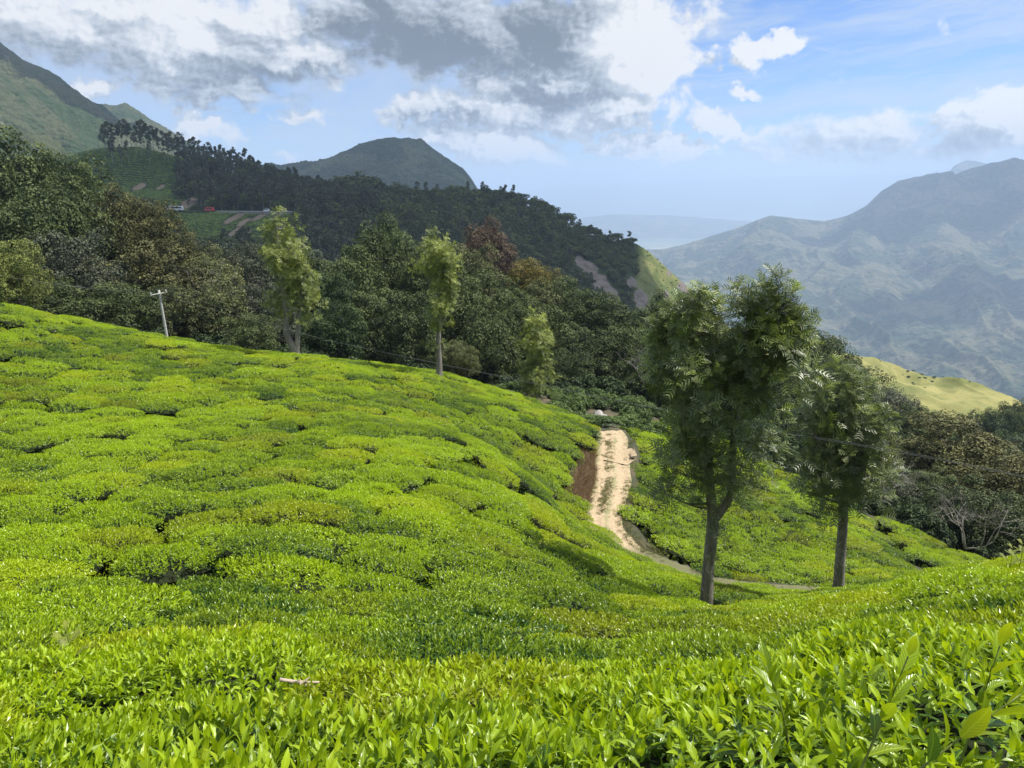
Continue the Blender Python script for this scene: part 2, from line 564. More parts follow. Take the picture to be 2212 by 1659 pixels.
def loft(rows, nu, nv, noise_amp=0.0, noise_scale=0.01, ridge_amp=0.0, ridge_scale=0.004, back=(0.6, -0.5), seed=0.0, canopy=None, gully=None):
    """Hillside from polylines of (u, v, Y): first row the crest, then nearer and lower rows. Returns an (nv, nu, 3) grid, back slope first."""
    us = np.linspace(rows[0][0][0], rows[0][-1][0], nu)
    L = []
    for r in rows:
        a = np.asarray(r, float)
        L.append(np.array([P(u, np.interp(u, a[:, 0], a[:, 1]), np.interp(u, a[:, 0], a[:, 2])) for u in us]))
    crest = L[0]
    # back slope, away from the viewer
    dep = crest[:, 1].mean()
    hor = norm(crest * np.array([1, 1, 0]))
    bk = crest + hor * dep * back[0] + np.array([0, 0, dep * back[1]])
    bk1 = crest * 0.75 + bk * 0.25 + np.array([0, 0, dep * abs(back[1]) * 0.06])
    ctrl = np.stack([bk, bk1] + L)              # (m, nu, 3)
    m = len(ctrl)
    flat = ctrl.reshape(m, -1)
    tt = np.concatenate([np.linspace(0, 2, max(6, nv // 6), endpoint=False), np.linspace(2, m - 1, nv)])
    ext = np.vstack([2 * flat[:1] - flat[1:2], flat, 2 * flat[-1:] - flat[-2:-1]])
    i = np.minimum(tt.astype(int), m - 2)
    f = (tt - i)[:, None]
    p0, p1, p2, p3 = ext[i], ext[i + 1], ext[i + 2], ext[i + 3]
    # gentle cubic (tension keeps rows from overshooting)
    k = 0.35
    m1, m2 = k * (p2 - p0), k * (p3 - p1)
    G = (2 * f ** 3 - 3 * f ** 2 + 1) * p1 + (f ** 3 - 2 * f ** 2 + f) * m1 + (-2 * f ** 3 + 3 * f ** 2) * p2 + (f ** 3 - f ** 2) * m2
    G = G.reshape(len(tt), nu, 3)
    crest_row = max(6, nv // 6)
    x, y = G[..., 0], G[..., 1]
    w = np.minimum(1, np.abs(np.arange(len(tt)) - crest_row) / (nv * 0.10))[:, None] * 0.95 + 0.05
    dz = noise_amp * fbm(x * noise_scale + seed, y * noise_scale + seed * 1.7, 6)
    if ridge_amp:
        if gully:
            wx = 500 * fbm(x * 0.0006 + seed, y * 0.0006, 3)
            dz = dz + ridge_amp * (ridged((x + wx - 0.35 * y) * ridge_scale + seed, y * ridge_scale * gully + seed, 6) - 0.55)
        else:
          dz = dz + ridge_amp * (ridged(x * ridge_scale + seed, (y * 0.6 + G[..., 2] * 0.5) * ridge_scale + seed, 5) - 0.55)
    G[..., 2] += dz * w
    if canopy:
        c1 = np.abs(vnoise(x / canopy[0] + 31, y / canopy[0] + G[..., 2] / canopy[0]) - 0.5) + 0.6 * vnoise(x * 2.1 / canopy[0], G[..., 2] * 2.1 / canopy[0] + y * 2.1 / canopy[0])
        G[..., 2] += canopy[1] * (c1 - 0.5) * np.clip(w, 0.5, 1)
    return G, crest_row


def grid_mesh(name, G, attrs=None):
    nv, nu = G.shape[:2]
    i = np.arange(nv - 1)[:, None] * nu
    j = np.arange(nu - 1)[None]
    Q = np.stack([i + j, i + nu + j, i + nu + j + 1, i + j + 1], -1).reshape(-1, 4)
    return mesh_np(name, G.reshape(-1, 3), [Q], attrs, smooth=True)


def add_hill(name, rows, nu, nv, mat, **kw):
    G, cr = loft(rows, nu, nv, **kw)
    o = link(name, grid_mesh(name, G), mat)
    tag(o, kind='structure')
    return G, cr, o


ROCK = (0.26, 0.20, 0.165)
M_far = terrain_mat('far_woodland', (0.018, 0.034, 0.017), (0.042, 0.064, 0.032), (0.13, 0.12, 0.07), 0.55, 0.0035, 1.0, 25.0, rock=(0.27, 0.185, 0.15), rock_amt=0.30, tree_scale=0.022)
M_left = terrain_mat('mountain_woodland', (0.028, 0.055, 0.018), (0.048, 0.07, 0.032), (0.085, 0.092, 0.048), 0.6, 0.0055, 1.0, 9.0, rock=(0.22, 0.20, 0.16), rock_amt=0.20, tree_scale=0.085)
M_dome = terrain_mat('dome_woodland', (0.022, 0.04, 0.018), (0.042, 0.066, 0.028), (0.09, 0.11, 0.05), 0.2, 0.006, 1.0, 9.0, rock=(0.24, 0.20, 0.17), rock_amt=0.25, tree_scale=0.075)

# the plain far below, reaching the horizon
ZP = -900.0


def build_plain():
    m, t, out = new_mat('plain_fields')
    pos = t.new('ShaderNodeNewGeometry').outputs['Position']
    vor = t.new('ShaderNodeTexVoronoi', feature='F1')
    t.put(vor.inputs['Vector'], pos)
    vor.inputs['Scale'].default_value = 0.0011
    sc = t.new('ShaderNodeSeparateColor')
    t.put(sc.inputs[0], vor.outputs['Color'])
    n = t.noise(pos, 0.00028, 7, 0.62, 0.5)
    c = t.ramp(t.math('MULTIPLY_ADD', sc.outputs[0], 0.35, t.math('MULTIPLY', n, 0.75)), [(0.2, (0.04, 0.08, 0.03)), (0.45, (0.10, 0.14, 0.06)), (0.62, (0.20, 0.20, 0.11)), (0.8, (0.45, 0.36, 0.28))])
    b = t.new('ShaderNodeBsdfPrincipled')
    t.put(b.inputs['Base Color'], c)
    b.inputs['Roughness'].default_value = 0.95
    t.l.new(b.outputs[0], out.inputs[0])
    V = np.array([[-70000, -6000, ZP], [70000, -6000, ZP], [70000, 60000, ZP], [-70000, 60000, ZP]], float)
    tag(link('plain', mesh_np('plain', V, [np.array([[0, 1, 2, 3]])]), m), kind='structure')


build_plain()

# low hills at the edge of the plain
add_hill('distant_hills', [
    [(-800, 402, 34000), (900, 425, 34000), (1100, 418, 33000), (1200, 405, 33000), (1350, 398, 33000), (1500, 390, 33000), (1700, 383, 32000), (1900, 378, 32000), (2100, 380, 32000), (3000, 385, 32000)],
    [(-800, 440, 27000), (1100, 440, 27000), (1500, 432, 26000), (1900, 430, 25000), (3000, 430, 25000)],
    [(-800, 478, 21500), (1100, 478, 21500), (1500, 478, 21000), (1900, 478, 21000), (3000, 480, 21000)]],
    160, 24, M_far, noise_amp=120, noise_scale=0.0004, back=(0.2, -0.02), seed=4.2)
# small hill standing in the plain left of the right hand mountain
add_hill('plain_hill', [
    [(1180, 478, 15000), (1260, 470, 15000), (1330, 462, 15000), (1450, 466, 15000), (1560, 473, 15000), (1640, 480, 15000)],
    [(1180, 486, 14200), (1330, 480, 14000), (1450, 482, 14000), (1640, 490, 14000)],
    [(1180, 520, 13000), (1640, 525, 13000)]], 60, 14, M_far, noise_amp=40, noise_scale=0.0012, back=(0.1, -0.03), seed=7.7)

# mountain across the valley on the right, with a second peak behind it
add_hill('far_peak', [
    [(1960, 420, 10500), (2040, 388, 10500), (2058, 360, 10500), (2085, 346, 10500), (2110, 348, 10500), (2150, 358, 10500), (2240, 372, 10500), (2500, 410, 10500)],
    [(1960, 450, 9700), (2100, 430, 9700), (2500, 450, 9700)],
    [(1960, 540, 8600), (2500, 540, 8600)]], 60, 20, M_far, noise_amp=60, noise_scale=0.002, back=(0.15, -0.08), seed=2.0)
add_hill('valley_mountain', [
    [(1250, 585, 6800), (1350, 552, 6700), (1420, 540, 6600), (1480, 528, 6500), (1560, 503, 6400), (1640, 476, 6300), (1662, 469, 6300), (1700, 472, 6300), (1780, 477, 6300), (1830, 467, 6250), (1870, 445, 6200), (1905, 412, 6150), (1940, 392, 6100), (2000, 387, 6050), (2055, 386, 6000), (2120, 371, 5950), (2212, 358, 5900), (2350, 345, 5800), (2700, 360, 5500)],
    [(1250, 610, 6100), (1420, 580, 6000), (1560, 560, 5800), (1662, 525, 5750), (1780, 530, 5700), (1870, 510, 5650), (1940, 455, 5700), (2055, 445, 5600), (2212, 425, 5500), (2700, 430, 5000)],
    [(1250, 640, 5500), (1420, 625, 5300), (1560, 620, 5100), (1662, 600, 5000), (1780, 600, 4900), (1940, 545, 5000), (2055, 530, 4900), (2212, 520, 4700), (2700, 530, 4200)],
    [(1250, 690, 4700), (1420, 690, 4500), (1662, 690, 4300), (1940, 660, 4100), (2212, 640, 3800), (2700, 650, 3500)],
    [(1250, 760, 3900), (1662, 770, 3700), (1940, 770, 3350), (2212, 760, 3150), (2700, 760, 2900)],
    [(1250, 850, 3300), (1662, 870, 3150), (1940, 860, 2800), (2212, 870, 2600), (2700, 870, 2400)],
    [(1250, 960, 2800), (1662, 1000, 2600), (1940, 1000, 2350), (2212, 1000, 2200), (2700, 1000, 2100)]],
    420, 300, M_far, canopy=(34.0, 4.0), noise_amp=90, noise_scale=0.0015, ridge_amp=560, ridge_scale=0.00115, gully=0.20, back=(0.25, -0.16), seed=1.3)

# mountain on the left and its lower shoulder
add_hill('left_mountain', [
    [(-700, -80, 1500), (-400, 0, 1550), (-200, 60, 1600), (-60, 95, 1620), (0, 105, 1640), (35, 122, 1650), (50, 132, 1660), (90, 150, 1690), (130, 172, 1720), (160, 200, 1750), (200, 228, 1790), (225, 245, 1820), (330, 320, 1900), (420, 380, 1980)],
    [(-700, 90, 1250), (-200, 150, 1320), (0, 195, 1350), (90, 225, 1420), (160, 250, 1500), (225, 278, 1560), (420, 390, 1700)],
    [(-700, 230, 1000), (-200, 250, 1060), (0, 275, 1100), (160, 310, 1250), (225, 325, 1300), (420, 400, 1400)],
    [(-700, 360, 850), (0, 350, 900), (225, 365, 1000), (420, 420, 1100)],
    [(-700, 470, 700), (0, 470, 760), (420, 480, 850)]],
    440, 260, M_left, noise_amp=24, noise_scale=0.012, ridge_amp=150, ridge_scale=0.0045, canopy=(9.0, 6.0), back=(0.5, -0.3), seed=5.1)
add_hill('left_shoulder', [
    [(150, 280, 2300), (205, 238, 2250), (230, 229, 2250), (270, 227, 2250), (290, 236, 2250), (320, 258, 2250), (345, 268, 2250), (380, 290, 2250), (450, 335, 2250), (560, 400, 2250)],
    [(150, 310, 2000), (270, 280, 2000), (320, 300, 2000), (560, 420, 2000)],
    [(150, 420, 1700), (320, 420, 1700), (560, 480, 1700)]], 110, 60, M_left, canopy=(9.0, 6.0), noise_amp=12, noise_scale=0.012, ridge_amp=40, ridge_scale=0.005, back=(0.3, -0.15), seed=9.4)
# domed mountain in the middle, rock face at its right end
add_hill('dome_mountain', [
    [(380, 420, 2300), (480, 375, 2300), (560, 362, 2300), (610, 358, 2300), (650, 356, 2300), (690, 351, 2300), (730, 337, 2300), (770, 318, 2300), (800, 304, 2300), (830, 298, 2300), (850, 297, 2300), (866, 300, 2300), (885, 298, 2300), (905, 306, 2300), (940, 330, 2300), (980, 352, 2290), (1000, 364, 2280), (1012, 378, 2270), (1022, 393, 2260), (1033, 412, 2250), (1042, 440, 2230), (1060, 500, 2200)],
    [(380, 440, 2050), (690, 395, 2050), (850, 350, 2050), (940, 372, 2050), (980, 392, 2060), (1012, 415, 2080), (1033, 440, 2120), (1060, 510, 2150)],
    [(380, 480, 1800), (690, 440, 1800), (850, 420, 1800), (1012, 460, 1850), (1060, 530, 2000)],
    [(380, 560, 1500), (850, 560, 1500), (1060, 600, 1700)]],
    360, 170, M_dome, canopy=(9.0, 7.0), noise_amp=14, noise_scale=0.014, ridge_amp=50, ridge_scale=0.006, back=(0.3, -0.16), seed=3.3)

# ------------------------------------------------------------------ haze and the clouds that shade the hills
def build_haze():
    V, Q = box(-72000, 72000, -7000, 62000, ZP - 1.0, max(max(v.co.z for v in o.data.vertices) for o in COL.objects if o.type == 'MESH') + 12.0)
    m, t, out = new_mat('pale_air')
    pv = t.new('ShaderNodeVolumePrincipled')
    pv.inputs['Color'].default_value = (0.59, 0.745, 1.0, 1)
    pv.inputs['Density'].default_value = 0.000112
    pv.inputs['Anisotropy'].default_value = 0.1
    t.l.new(pv.outputs[0], out.inputs['Volume'])
    o = link('haze', mesh_np('haze', V, Q), m)
    tag(o, kind='stuff')


build_haze()


def cloud_body(name, ground, H, rx, ry, seed):
    """A flat-bottomed cumulus high above the frame; its shadow falls on GROUND."""
    import bmesh
    c = np.array(ground, float) + TO_SUN * (H / TO_SUN[2])
    bm = bmesh.new()
    bmesh.ops.create_icosphere(bm, subdivisions=5, radius=1.0)
    for v in bm.verts:
        p = np.array(v.co)
        k = 1.0 + 0.45 * float(fbm(np.array(p[0] * 1.9 + seed), np.array(p[1] * 1.9 + p[2] * 1.3 + seed), 5))
        zz = p[2] * (0.35 if p[2] > 0 else 0.08)
        v.co = Vector((p[0] * rx * k, p[1] * ry * k, zz * min(rx, ry) * k))
    me = bpy.data.meshes.new(name)
    bm.to_mesh(me)
    bm.free()
    me.polygons.foreach_set('use_smooth', np.ones(len(me.polygons), dtype=bool))
    o = link(name, me, simple_mat('cloud_white', (0.92, 0.93, 0.95), 1.0, 0.03, 0.01, spec=0.0) if 'cloud_white' not in bpy.data.materials else bpy.data.materials['cloud_white'], loc=c)
    nt = bpy.data.materials['cloud_white'].node_tree
    if 'Transparent BSDF' not in nt.nodes:
        # thin cloud: part of the sunlight passes
        T = NT(nt)
        mx = T.new('ShaderNodeMixShader')
        mx.inputs[0].default_value = 0.40
        sh = [q for q in nt.nodes if q.type == 'BSDF_PRINCIPLED'][0]
        T.l.new(sh.outputs[0], mx.inputs[1])
        T.l.new(T.new('ShaderNodeBsdfTransparent').outputs[0], mx.inputs[2])
        T.l.new(mx.outputs[0], [q for q in nt.nodes if q.type == 'OUTPUT_MATERIAL'][0].inputs[0])
    tag(o, kind='structure')
    return o


cloud_body('cloud', (-150, 610, 0), 760, 330, 240, 1.0)
cloud_body('cloud', (-330, 2150, 0), 1150, 560, 420, 5.0)
cloud_body('cloud', (3350, 5600, 100), 1650, 900, 520, 3.0)
cloud_body('cloud', (2500, 3900, -450), 1900, 520, 300, 12.0)
cloud_body('cloud', (-1080, 1640, 200), 1250, 560, 260, 9.0)

# ------------------------------------------------------------------ leaves
def leaf_template(kind):
    """Pointed leaf along +y of unit length, folded along the midrib, tip curling down. Returns verts, faces list, uv."""
    if kind == 'fine':
        ts, ws, cz = [0.0, 0.20, 0.48, 0.76, 1.0], [0.0, 0.125, 0.172, 0.105, 0.0], [0.0, 0.025, 0.035, -0.005, -0.09]
    elif kind == 'mid':
        ts, ws, cz = [0.0, 0.42, 1.0], [0.0, 0.17, 0.0], [0.0, 0.05, -0.04]
    else:
        ts, ws, cz = [0.0, 0.45, 1.0], [0.0, 0.18, 0.0], [0.0, 0.04, 0.0]
    V, UV, rows = [], [], []
    for a, w, z in zip(ts, ws, cz):
        if w == 0.0:
            rows.append([len(V)])
            V.append((0, a, z)); UV.append((0.5, a))
        else:
            rows.append([len(V), len(V) + 1, len(V) + 2])
            for s in (-1, 0, 1):
                V.append((s * w, a, z + (0.30 * w if s else 0.0)))
                UV.append((0.5 + 0.5 * s, a))
    T, Q = [], []
    for r0, r1 in zip(rows[:-1], rows[1:]):
        if len(r0) == 3 and len(r1) == 3:
            for k in (0, 1):
                Q.append((r0[k], r0[k + 1], r1[k + 1], r1[k]))
        elif len(r0) == 3:
            for k in (0, 1):
                T.append((r0[k], r0[k + 1], r1[0]))
        else:
            for k in (0, 1):
                T.append((r0[0], r1[k + 1], r1[k]))
    return np.array(V, float), [np.array(x) for x in (Q, T) if len(x)], np.array(UV, float)


def leaf_mat(name, young, mature, trans, rough=0.35, spec=0.5, tmix=0.35, vein=False, spread=0.4, patch=0.0, patch_scale=0.25, patch_col=None, sss_hue=0.0):
    """Leaf: colour from the leaf's own age ('tint' attribute), the plant's own variation, and light coming through."""
    m, t, out = new_mat(name)
    at = t.new('ShaderNodeAttribute', attribute_name='tint').outputs['Fac']
    oi = t.new('ShaderNodeObjectInfo')
    f = t.math('ADD', at, t.math('MULTIPLY_ADD', oi.outputs['Random'], spread, -spread * 0.5))
    if patch:
        pn = t.noise(oi.outputs['Location'], patch_scale, 3, 0.6)
        f = t.math('ADD', f, t.math('MULTIPLY_ADD', pn, patch * 2, -patch))
    f = t.math('MAXIMUM', t.math('MINIMUM', f, 1.0), 0.0)
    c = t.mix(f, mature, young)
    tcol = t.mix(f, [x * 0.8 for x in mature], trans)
    if patch_col is not None:
        r2 = t.math('FRACT', t.math('MULTIPLY', oi.outputs['Random'], 37.7))
        k = t.math('MULTIPLY', t.smooth(r2, 0.62, 1.0), 0.38)
        c = t.mix(k, c, patch_col)
        tcol = t.mix(k, tcol, [min(1, x * 1.6) for x in patch_col])
    b = t.new('ShaderNodeBsdfPrincipled')
    b.inputs['Roughness'].default_value = rough
    b.inputs['Specular IOR Level'].default_value = spec
    if vein:
        uv = t.new('ShaderNodeUVMap').outputs[0]
        sp = t.new('ShaderNodeSeparateXYZ')
        t.put(sp.inputs[0], uv)
        du = t.math('ABSOLUTE', t.math('SUBTRACT', sp.outputs[0], 0.5))
        rib = t.smooth(du, 0.07, 0.02)
        side = t.math('SINE', t.math('MULTIPLY', t.math('SUBTRACT', sp.outputs[1], t.math('MULTIPLY', du, 0.45)), 62.0))
        c = t.mix(t.math('MULTIPLY', rib, 0.45), c, [min(1, x * 1.7 + 0.03) for x in young])
        c = t.mix(t.math('MULTIPLY', t.smooth(side, 0.75, 1.0), 0.16), c, [min(1, x * 1.3) for x in young])
        t.put(b.inputs['Normal'], t.bump(t.math('ADD', t.math('MULTIPLY', side, 0.35), t.math('MULTIPLY', rib, -0.8)), 0.35, 0.004))
    t.put(b.inputs['Base Color'], c)
    tr = t.new('ShaderNodeBsdfTranslucent')
    t.put(tr.inputs['Color'], tcol)
    mx = t.new('ShaderNodeMixShader')
    mx.inputs[0].default_value = tmix
    t.l.new(b.outputs[0], mx.inputs[1])
    t.l.new(tr.outputs[0], mx.inputs[2])
    t.l.new(mx.outputs[0], out.inputs[0])
    return m


def bark_mat(name, col, pale, scale=6.0):
    m, t, out = new_mat(name)
    tc = t.new('ShaderNodeTexCoord').outputs['Object']
    s = t.vec('MULTIPLY', tc, (1, 1, 0.22))
    n = t.noise(s, scale, 7, 0.7, 0.6)
    l = t.noise(tc, scale * 0.55, 4, 0.6, 1.0)
    c = t.mix(t.smooth(n, 0.35, 0.65), [x * 0.55 for x in col], col)
    c = t.mix(t.math('MULTIPLY', t.smooth(l, 0.55, 0.68), 0.8), c, pale)
    b = t.new('ShaderNodeBsdfPrincipled')
    t.put(b.inputs['Base Color'], c)
    b.inputs['Roughness'].default_value = 0.9
    b.inputs['Specular IOR Level'].default_value = 0.2
    t.put(b.inputs['Normal'], t.bump(n, 0.9, 0.03))
    t.l.new(b.outputs[0], out.inputs[0])
    return m


M_bark = bark_mat('grey_bark', (0.25, 0.225, 0.195), (0.50, 0.48, 0.44), 9.0)
M_bark_dark = bark_mat('dark_bark', (0.10, 0.085, 0.07), (0.20, 0.18, 0.16), 4.0)
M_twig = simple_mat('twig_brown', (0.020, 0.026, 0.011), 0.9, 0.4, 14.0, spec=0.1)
M_shoot = simple_mat('green_stem', (0.13, 0.17, 0.03), 0.5, 0.25, 20.0)
TEA_Y, TEA_M, TEA_T = (0.36, 0.49, 0.010), (0.045, 0.12, 0.015), (0.60, 0.76, 0.010)
M_tea = leaf_mat('tea_leaf', TEA_Y, TEA_M, TEA_T, 0.32, 0.5, 0.33, False, 0.55, 1.05, 0.17, (0.46, 0.46, 0.008))
M_tea_near = leaf_mat('tea_leaf_veined', TEA_Y, TEA_M, TEA_T, 0.24, 0.5, 0.36, True, 0.30, 0.25, 0.5, (0.40, 0.40, 0.008))

# ------------------------------------------------------------------ near ground: the tea slope, the track, the terraces, the forest floor
_canopy = [  # (u, v, Y): tops of the tea seen in the picture
    (0, 1659, 1.9), (500, 1659, 1.9), (1106, 1659, 1.65), (1600, 1659, 1.3), (2212, 1659, 1.0),
    (2150, 1420, 2.3), (1700, 1470, 2.6), (1106, 1500, 3.2), (400, 1480, 3.8), (0, 1450, 4.2), (2212, 1300, 5.5),
    (1106, 1400, 5.6), (400, 1350, 6.2), (0, 1320, 6.6), (1700, 1380, 6.5), (2000, 1300, 8.5),
    (2212, 1222, 11.0), (2000, 1250, 14.0), (1812, 1277, 20.5), (1700, 1293, 20.0), (1528, 1300, 17.0), (1620, 1330, 13.0),
    (1350, 1300, 14.0), (1350, 1232, 19.5), (1440, 1247, 19.5), (1500, 1268, 18.8),
    (1106, 1300, 10.0), (1106, 1200, 14.0), (1106, 1100, 19.0), (1106, 1000, 27.0), (1106, 900, 41.0), (1100, 866, 48.0),
    (640, 1230, 10.0), (640, 1126, 13.0), (640, 1020, 18.5), (640, 928, 25.5), (640, 840, 35.0), (640, 770, 48.0),
    (200, 1200, 10.5), (200, 1100, 14.0), (200, 1000, 19.0), (200, 900, 26.0), (200, 790, 37.0), (200, 700, 50.0),
    (0, 1000, 18.0), (0, 850, 28.0), (0, 740, 38.0), (0, 662, 47.0), (-300, 620, 46.0), (-300, 900, 22.0), (-300, 1300, 7.0),
    (400, 738, 50.0), (800, 788, 49.0), (940, 808, 49.0), (1000, 834, 48.5), (1180, 895, 46.0), (1240, 930, 43.5), (1272, 965, 41.5), (1262, 1030, 36.0), (1242, 1100, 30.5), (1262, 1150, 26.5), (1310, 1190, 23.0),
]
_ground = [  # world points beyond the crest: bare ground
    (-46, 64, -13.0), (-30, 66, -15.5), (-12, 66, -18.5), (0, 64, -19.0), (10, 60, -18.0),
    (-60, 85, -12.0), (-30, 95, -17), (0, 95, -21), (30, 95, -23), (60, 95, -37), (95, 95, -50), (140, 120, -75), (100, 150, -66), (40, 150, -48), (-20, 150, -32), (-80, 150, -12),
    (180, 160, -95), (150, 200, -95), (60, 210, -75), (-40, 210, -48), (-120, 200, -16), (-70, 40, -5.0), (-70, 5, -1.0),
    (0, -5, 1.6), (-10, -5, 2.0), (12, -5, 3.0), (30, 5, -1.5), (60, 10, -8.0), (30, 18, -9.0), (55, 30, -24), (100, 50, -42), (160, 60, -66), (90, 15, -22),
]
TEA_H = 0.72


def _ctrl():
    A = [P(u, v, Y) - np.array([0, 0, TEA_H]) for u, v, Y in _canopy]
    # the terraces beyond the track
    for u, v, Y, h in [(1480, 955, 50, .6), (1680, 1015, 50, .6), (1900, 1115, 46, .6), (2100, 1222, 40, .6), (1700, 1150, 36, .6), (1900, 1205, 33.5, .6), (1550, 1235, 28.5, .6), (1760, 1262, 28.5, .6),
                       (2000, 1245, 32.5, .6), (1400, 1030, 40, .5), (1420, 1120, 34, .5), (1300, 905, 53, .3), (1200, 852, 58, .3), (1450, 900, 57, .4), (1120, 838, 60, .3), (1560, 950, 60, .6)]:
        A.append(P(u, v, Y) - np.array([0, 0, h]))
    return np.array(A + [np.array(g, float) for g in _ground])


_cp = _ctrl()


def _U(r2):
    return 0.5 * r2 * np.log(r2 + 1e-9)


def _fit(c, lam=0.6):
    n = len(c)
    d2 = ((c[:, None, :2] - c[None, :, :2]) ** 2).sum(-1)
    K = _U(d2) + lam * np.eye(n)
    Pm = np.hstack([np.ones((n, 1)), c[:, :2]])
    A = np.zeros((n + 3, n + 3))
    A[:n, :n], A[:n, n:], A[n:, :n] = K, Pm, Pm.T
    return np.linalg.solve(A, np.concatenate([c[:, 2], np.zeros(3)]))


_w = _fit(_cp)


def base_z(x, y):
    x, y = np.atleast_1d(np.asarray(x, float)), np.atleast_1d(np.asarray(y, float))
    out = np.empty(x.shape)
    fx, fy, fo = x.ravel(), y.ravel(), out.ravel()
    for s in range(0, fx.size, 20000):
        a, b = fx[s:s + 20000], fy[s:s + 20000]
        r2 = (a[:, None] - _cp[None, :, 0]) ** 2 + (b[:, None] - _cp[None, :, 1]) ** 2
        fo[s:s + 20000] = _U(r2) @ _w[:-3] + _w[-3] + _w[-2] * a + _w[-1] * b
    return fo.reshape(x.shape)


# the dirt track: centre line on its own gently falling level
PATH_Z = -15.75
_path_px = [(1325, 948), (1322, 965), (1319, 1000), (1321, 1040), (1312, 1080), (1303, 1120), (1312, 1160), (1345, 1193), (1400, 1222), (1480, 1252), (1570, 1280), (1680, 1292), (1800, 1300)]


def on_level(u, v, z):
    d = P(u, v, 1.0)
    return d * (z / d[2])


PATH = spline([on_level(u, v, PATH_Z) for u, v in _path_px], 160)
PATH = np.vstack([PATH[:1] + np.array([[-0.15, 1.6, 0.0], [-0.05, 0.8, 0.0]]), PATH])
PATH_W = 1.02


def path_dist(x, y):
    """Distance to the track's centre line and signed side (negative = hill side, left)."""
    x, y = np.asarray(x, float), np.asarray(y, float)
    a, b = PATH[:-1, :2], PATH[1:, :2]
    ab = b - a
    best = np.full(x.shape, 1e9)
    side = np.zeros(x.shape)
    for k in range(len(a)):
        px, py = x - a[k, 0], y - a[k, 1]
        tt = np.clip((px * ab[k, 0] + py * ab[k, 1]) / (ab[k] @ ab[k] + 1e-9), 0, 1)
        d = np.hypot(px - tt * ab[k, 0], py - tt * ab[k, 1])
        cr = ab[k, 0] * py - ab[k, 1] * px
        m = d < best
        best = np.where(m, d, best)
        side = np.where(m, np.sign(cr), side)
    return best, side


def sstep(x, a, b):
    t = np.clip((x - a) / (b - a), 0, 1)
    return t * t * (3 - 2 * t)


def ground_z(x, y):
    z = base_z(x, y)
    near = (np.abs(np.asarray(x) - 7) < 22) & (np.abs(np.asarray(y) - 35) < 22)
    if np.any(near):
        d, s = path_dist(np.asarray(x)[near], np.asarray(y)[near])
        zb = z[near]
        k = np.where(s < 0, sstep(d, PATH_W + 0.15, PATH_W + 0.85), sstep(d, PATH_W + 0.3, PATH_W + 0.9))
        z[near] = (PATH_Z - 0.07) * (1 - k) + zb * k
    return z


def build_ground():
    xs = np.concatenate([np.linspace(-130, -50, 24, endpoint=False), np.linspace(-50, 42, 230, endpoint=False), np.linspace(42, 190, 50)])
    ys = np.concatenate([np.linspace(-6, 66, 190, endpoint=False), np.linspace(66, 215, 54)])
    X, Y = np.meshgrid(xs, ys)
    Z = ground_z(X, Y) + 0.06 * fbm(X * 0.9, Y * 0.9, 4)
    d, s = path_dist(X, Y)
    m, t, out = new_mat('hill_soil')
    pos = t.new('ShaderNodeNewGeometry').outputs['Position']
    n = t.noise(pos, 0.7, 6, 0.65)
    n2 = t.noise(pos, 6.0, 4, 0.6)
    c = t.mix(t.smooth(n, 0.35, 0.65), (0.035, 0.045, 0.018), (0.11, 0.085, 0.05))
    bk = t.new('ShaderNodeAttribute', attribute_name='bank').outputs['Fac']
    c = t.mix(t.math('MULTIPLY', bk, t.smooth(n2, 0.25, 0.6)), c, (0.12, 0.10, 0.062))
    lt = t.new('ShaderNodeAttribute', attribute_name='litter').outputs['Fac']
    c = t.mix(lt, c, t.mix(n2, (0.014, 0.016, 0.008), (0.035, 0.03, 0.016)))
    b = t.new('ShaderNodeBsdfPrincipled')
    t.put(b.inputs['Base Color'], c)
    b.inputs['Roughness'].default_value = 0.95
    t.put(b.inputs['Normal'], t.bump(n2, 0.7, 0.08))
    t.l.new(b.outputs[0], out.inputs[0])
    bank = (s < 0) * sstep(d, 0.9, 1.2) * (1 - sstep(d, 1.7, 2.2)) * (Y > 22) * (Y < 50)
    lit = sstep(Y - 0.25 * X, 58, 68) * 1.0
    o = link('tea_hillside', grid_mesh('tea_hillside', np.stack([X, Y, Z], -1), {'bank': bank.ravel(), 'litter': lit.ravel()}), m)
    tag(o, kind='structure')


build_ground()


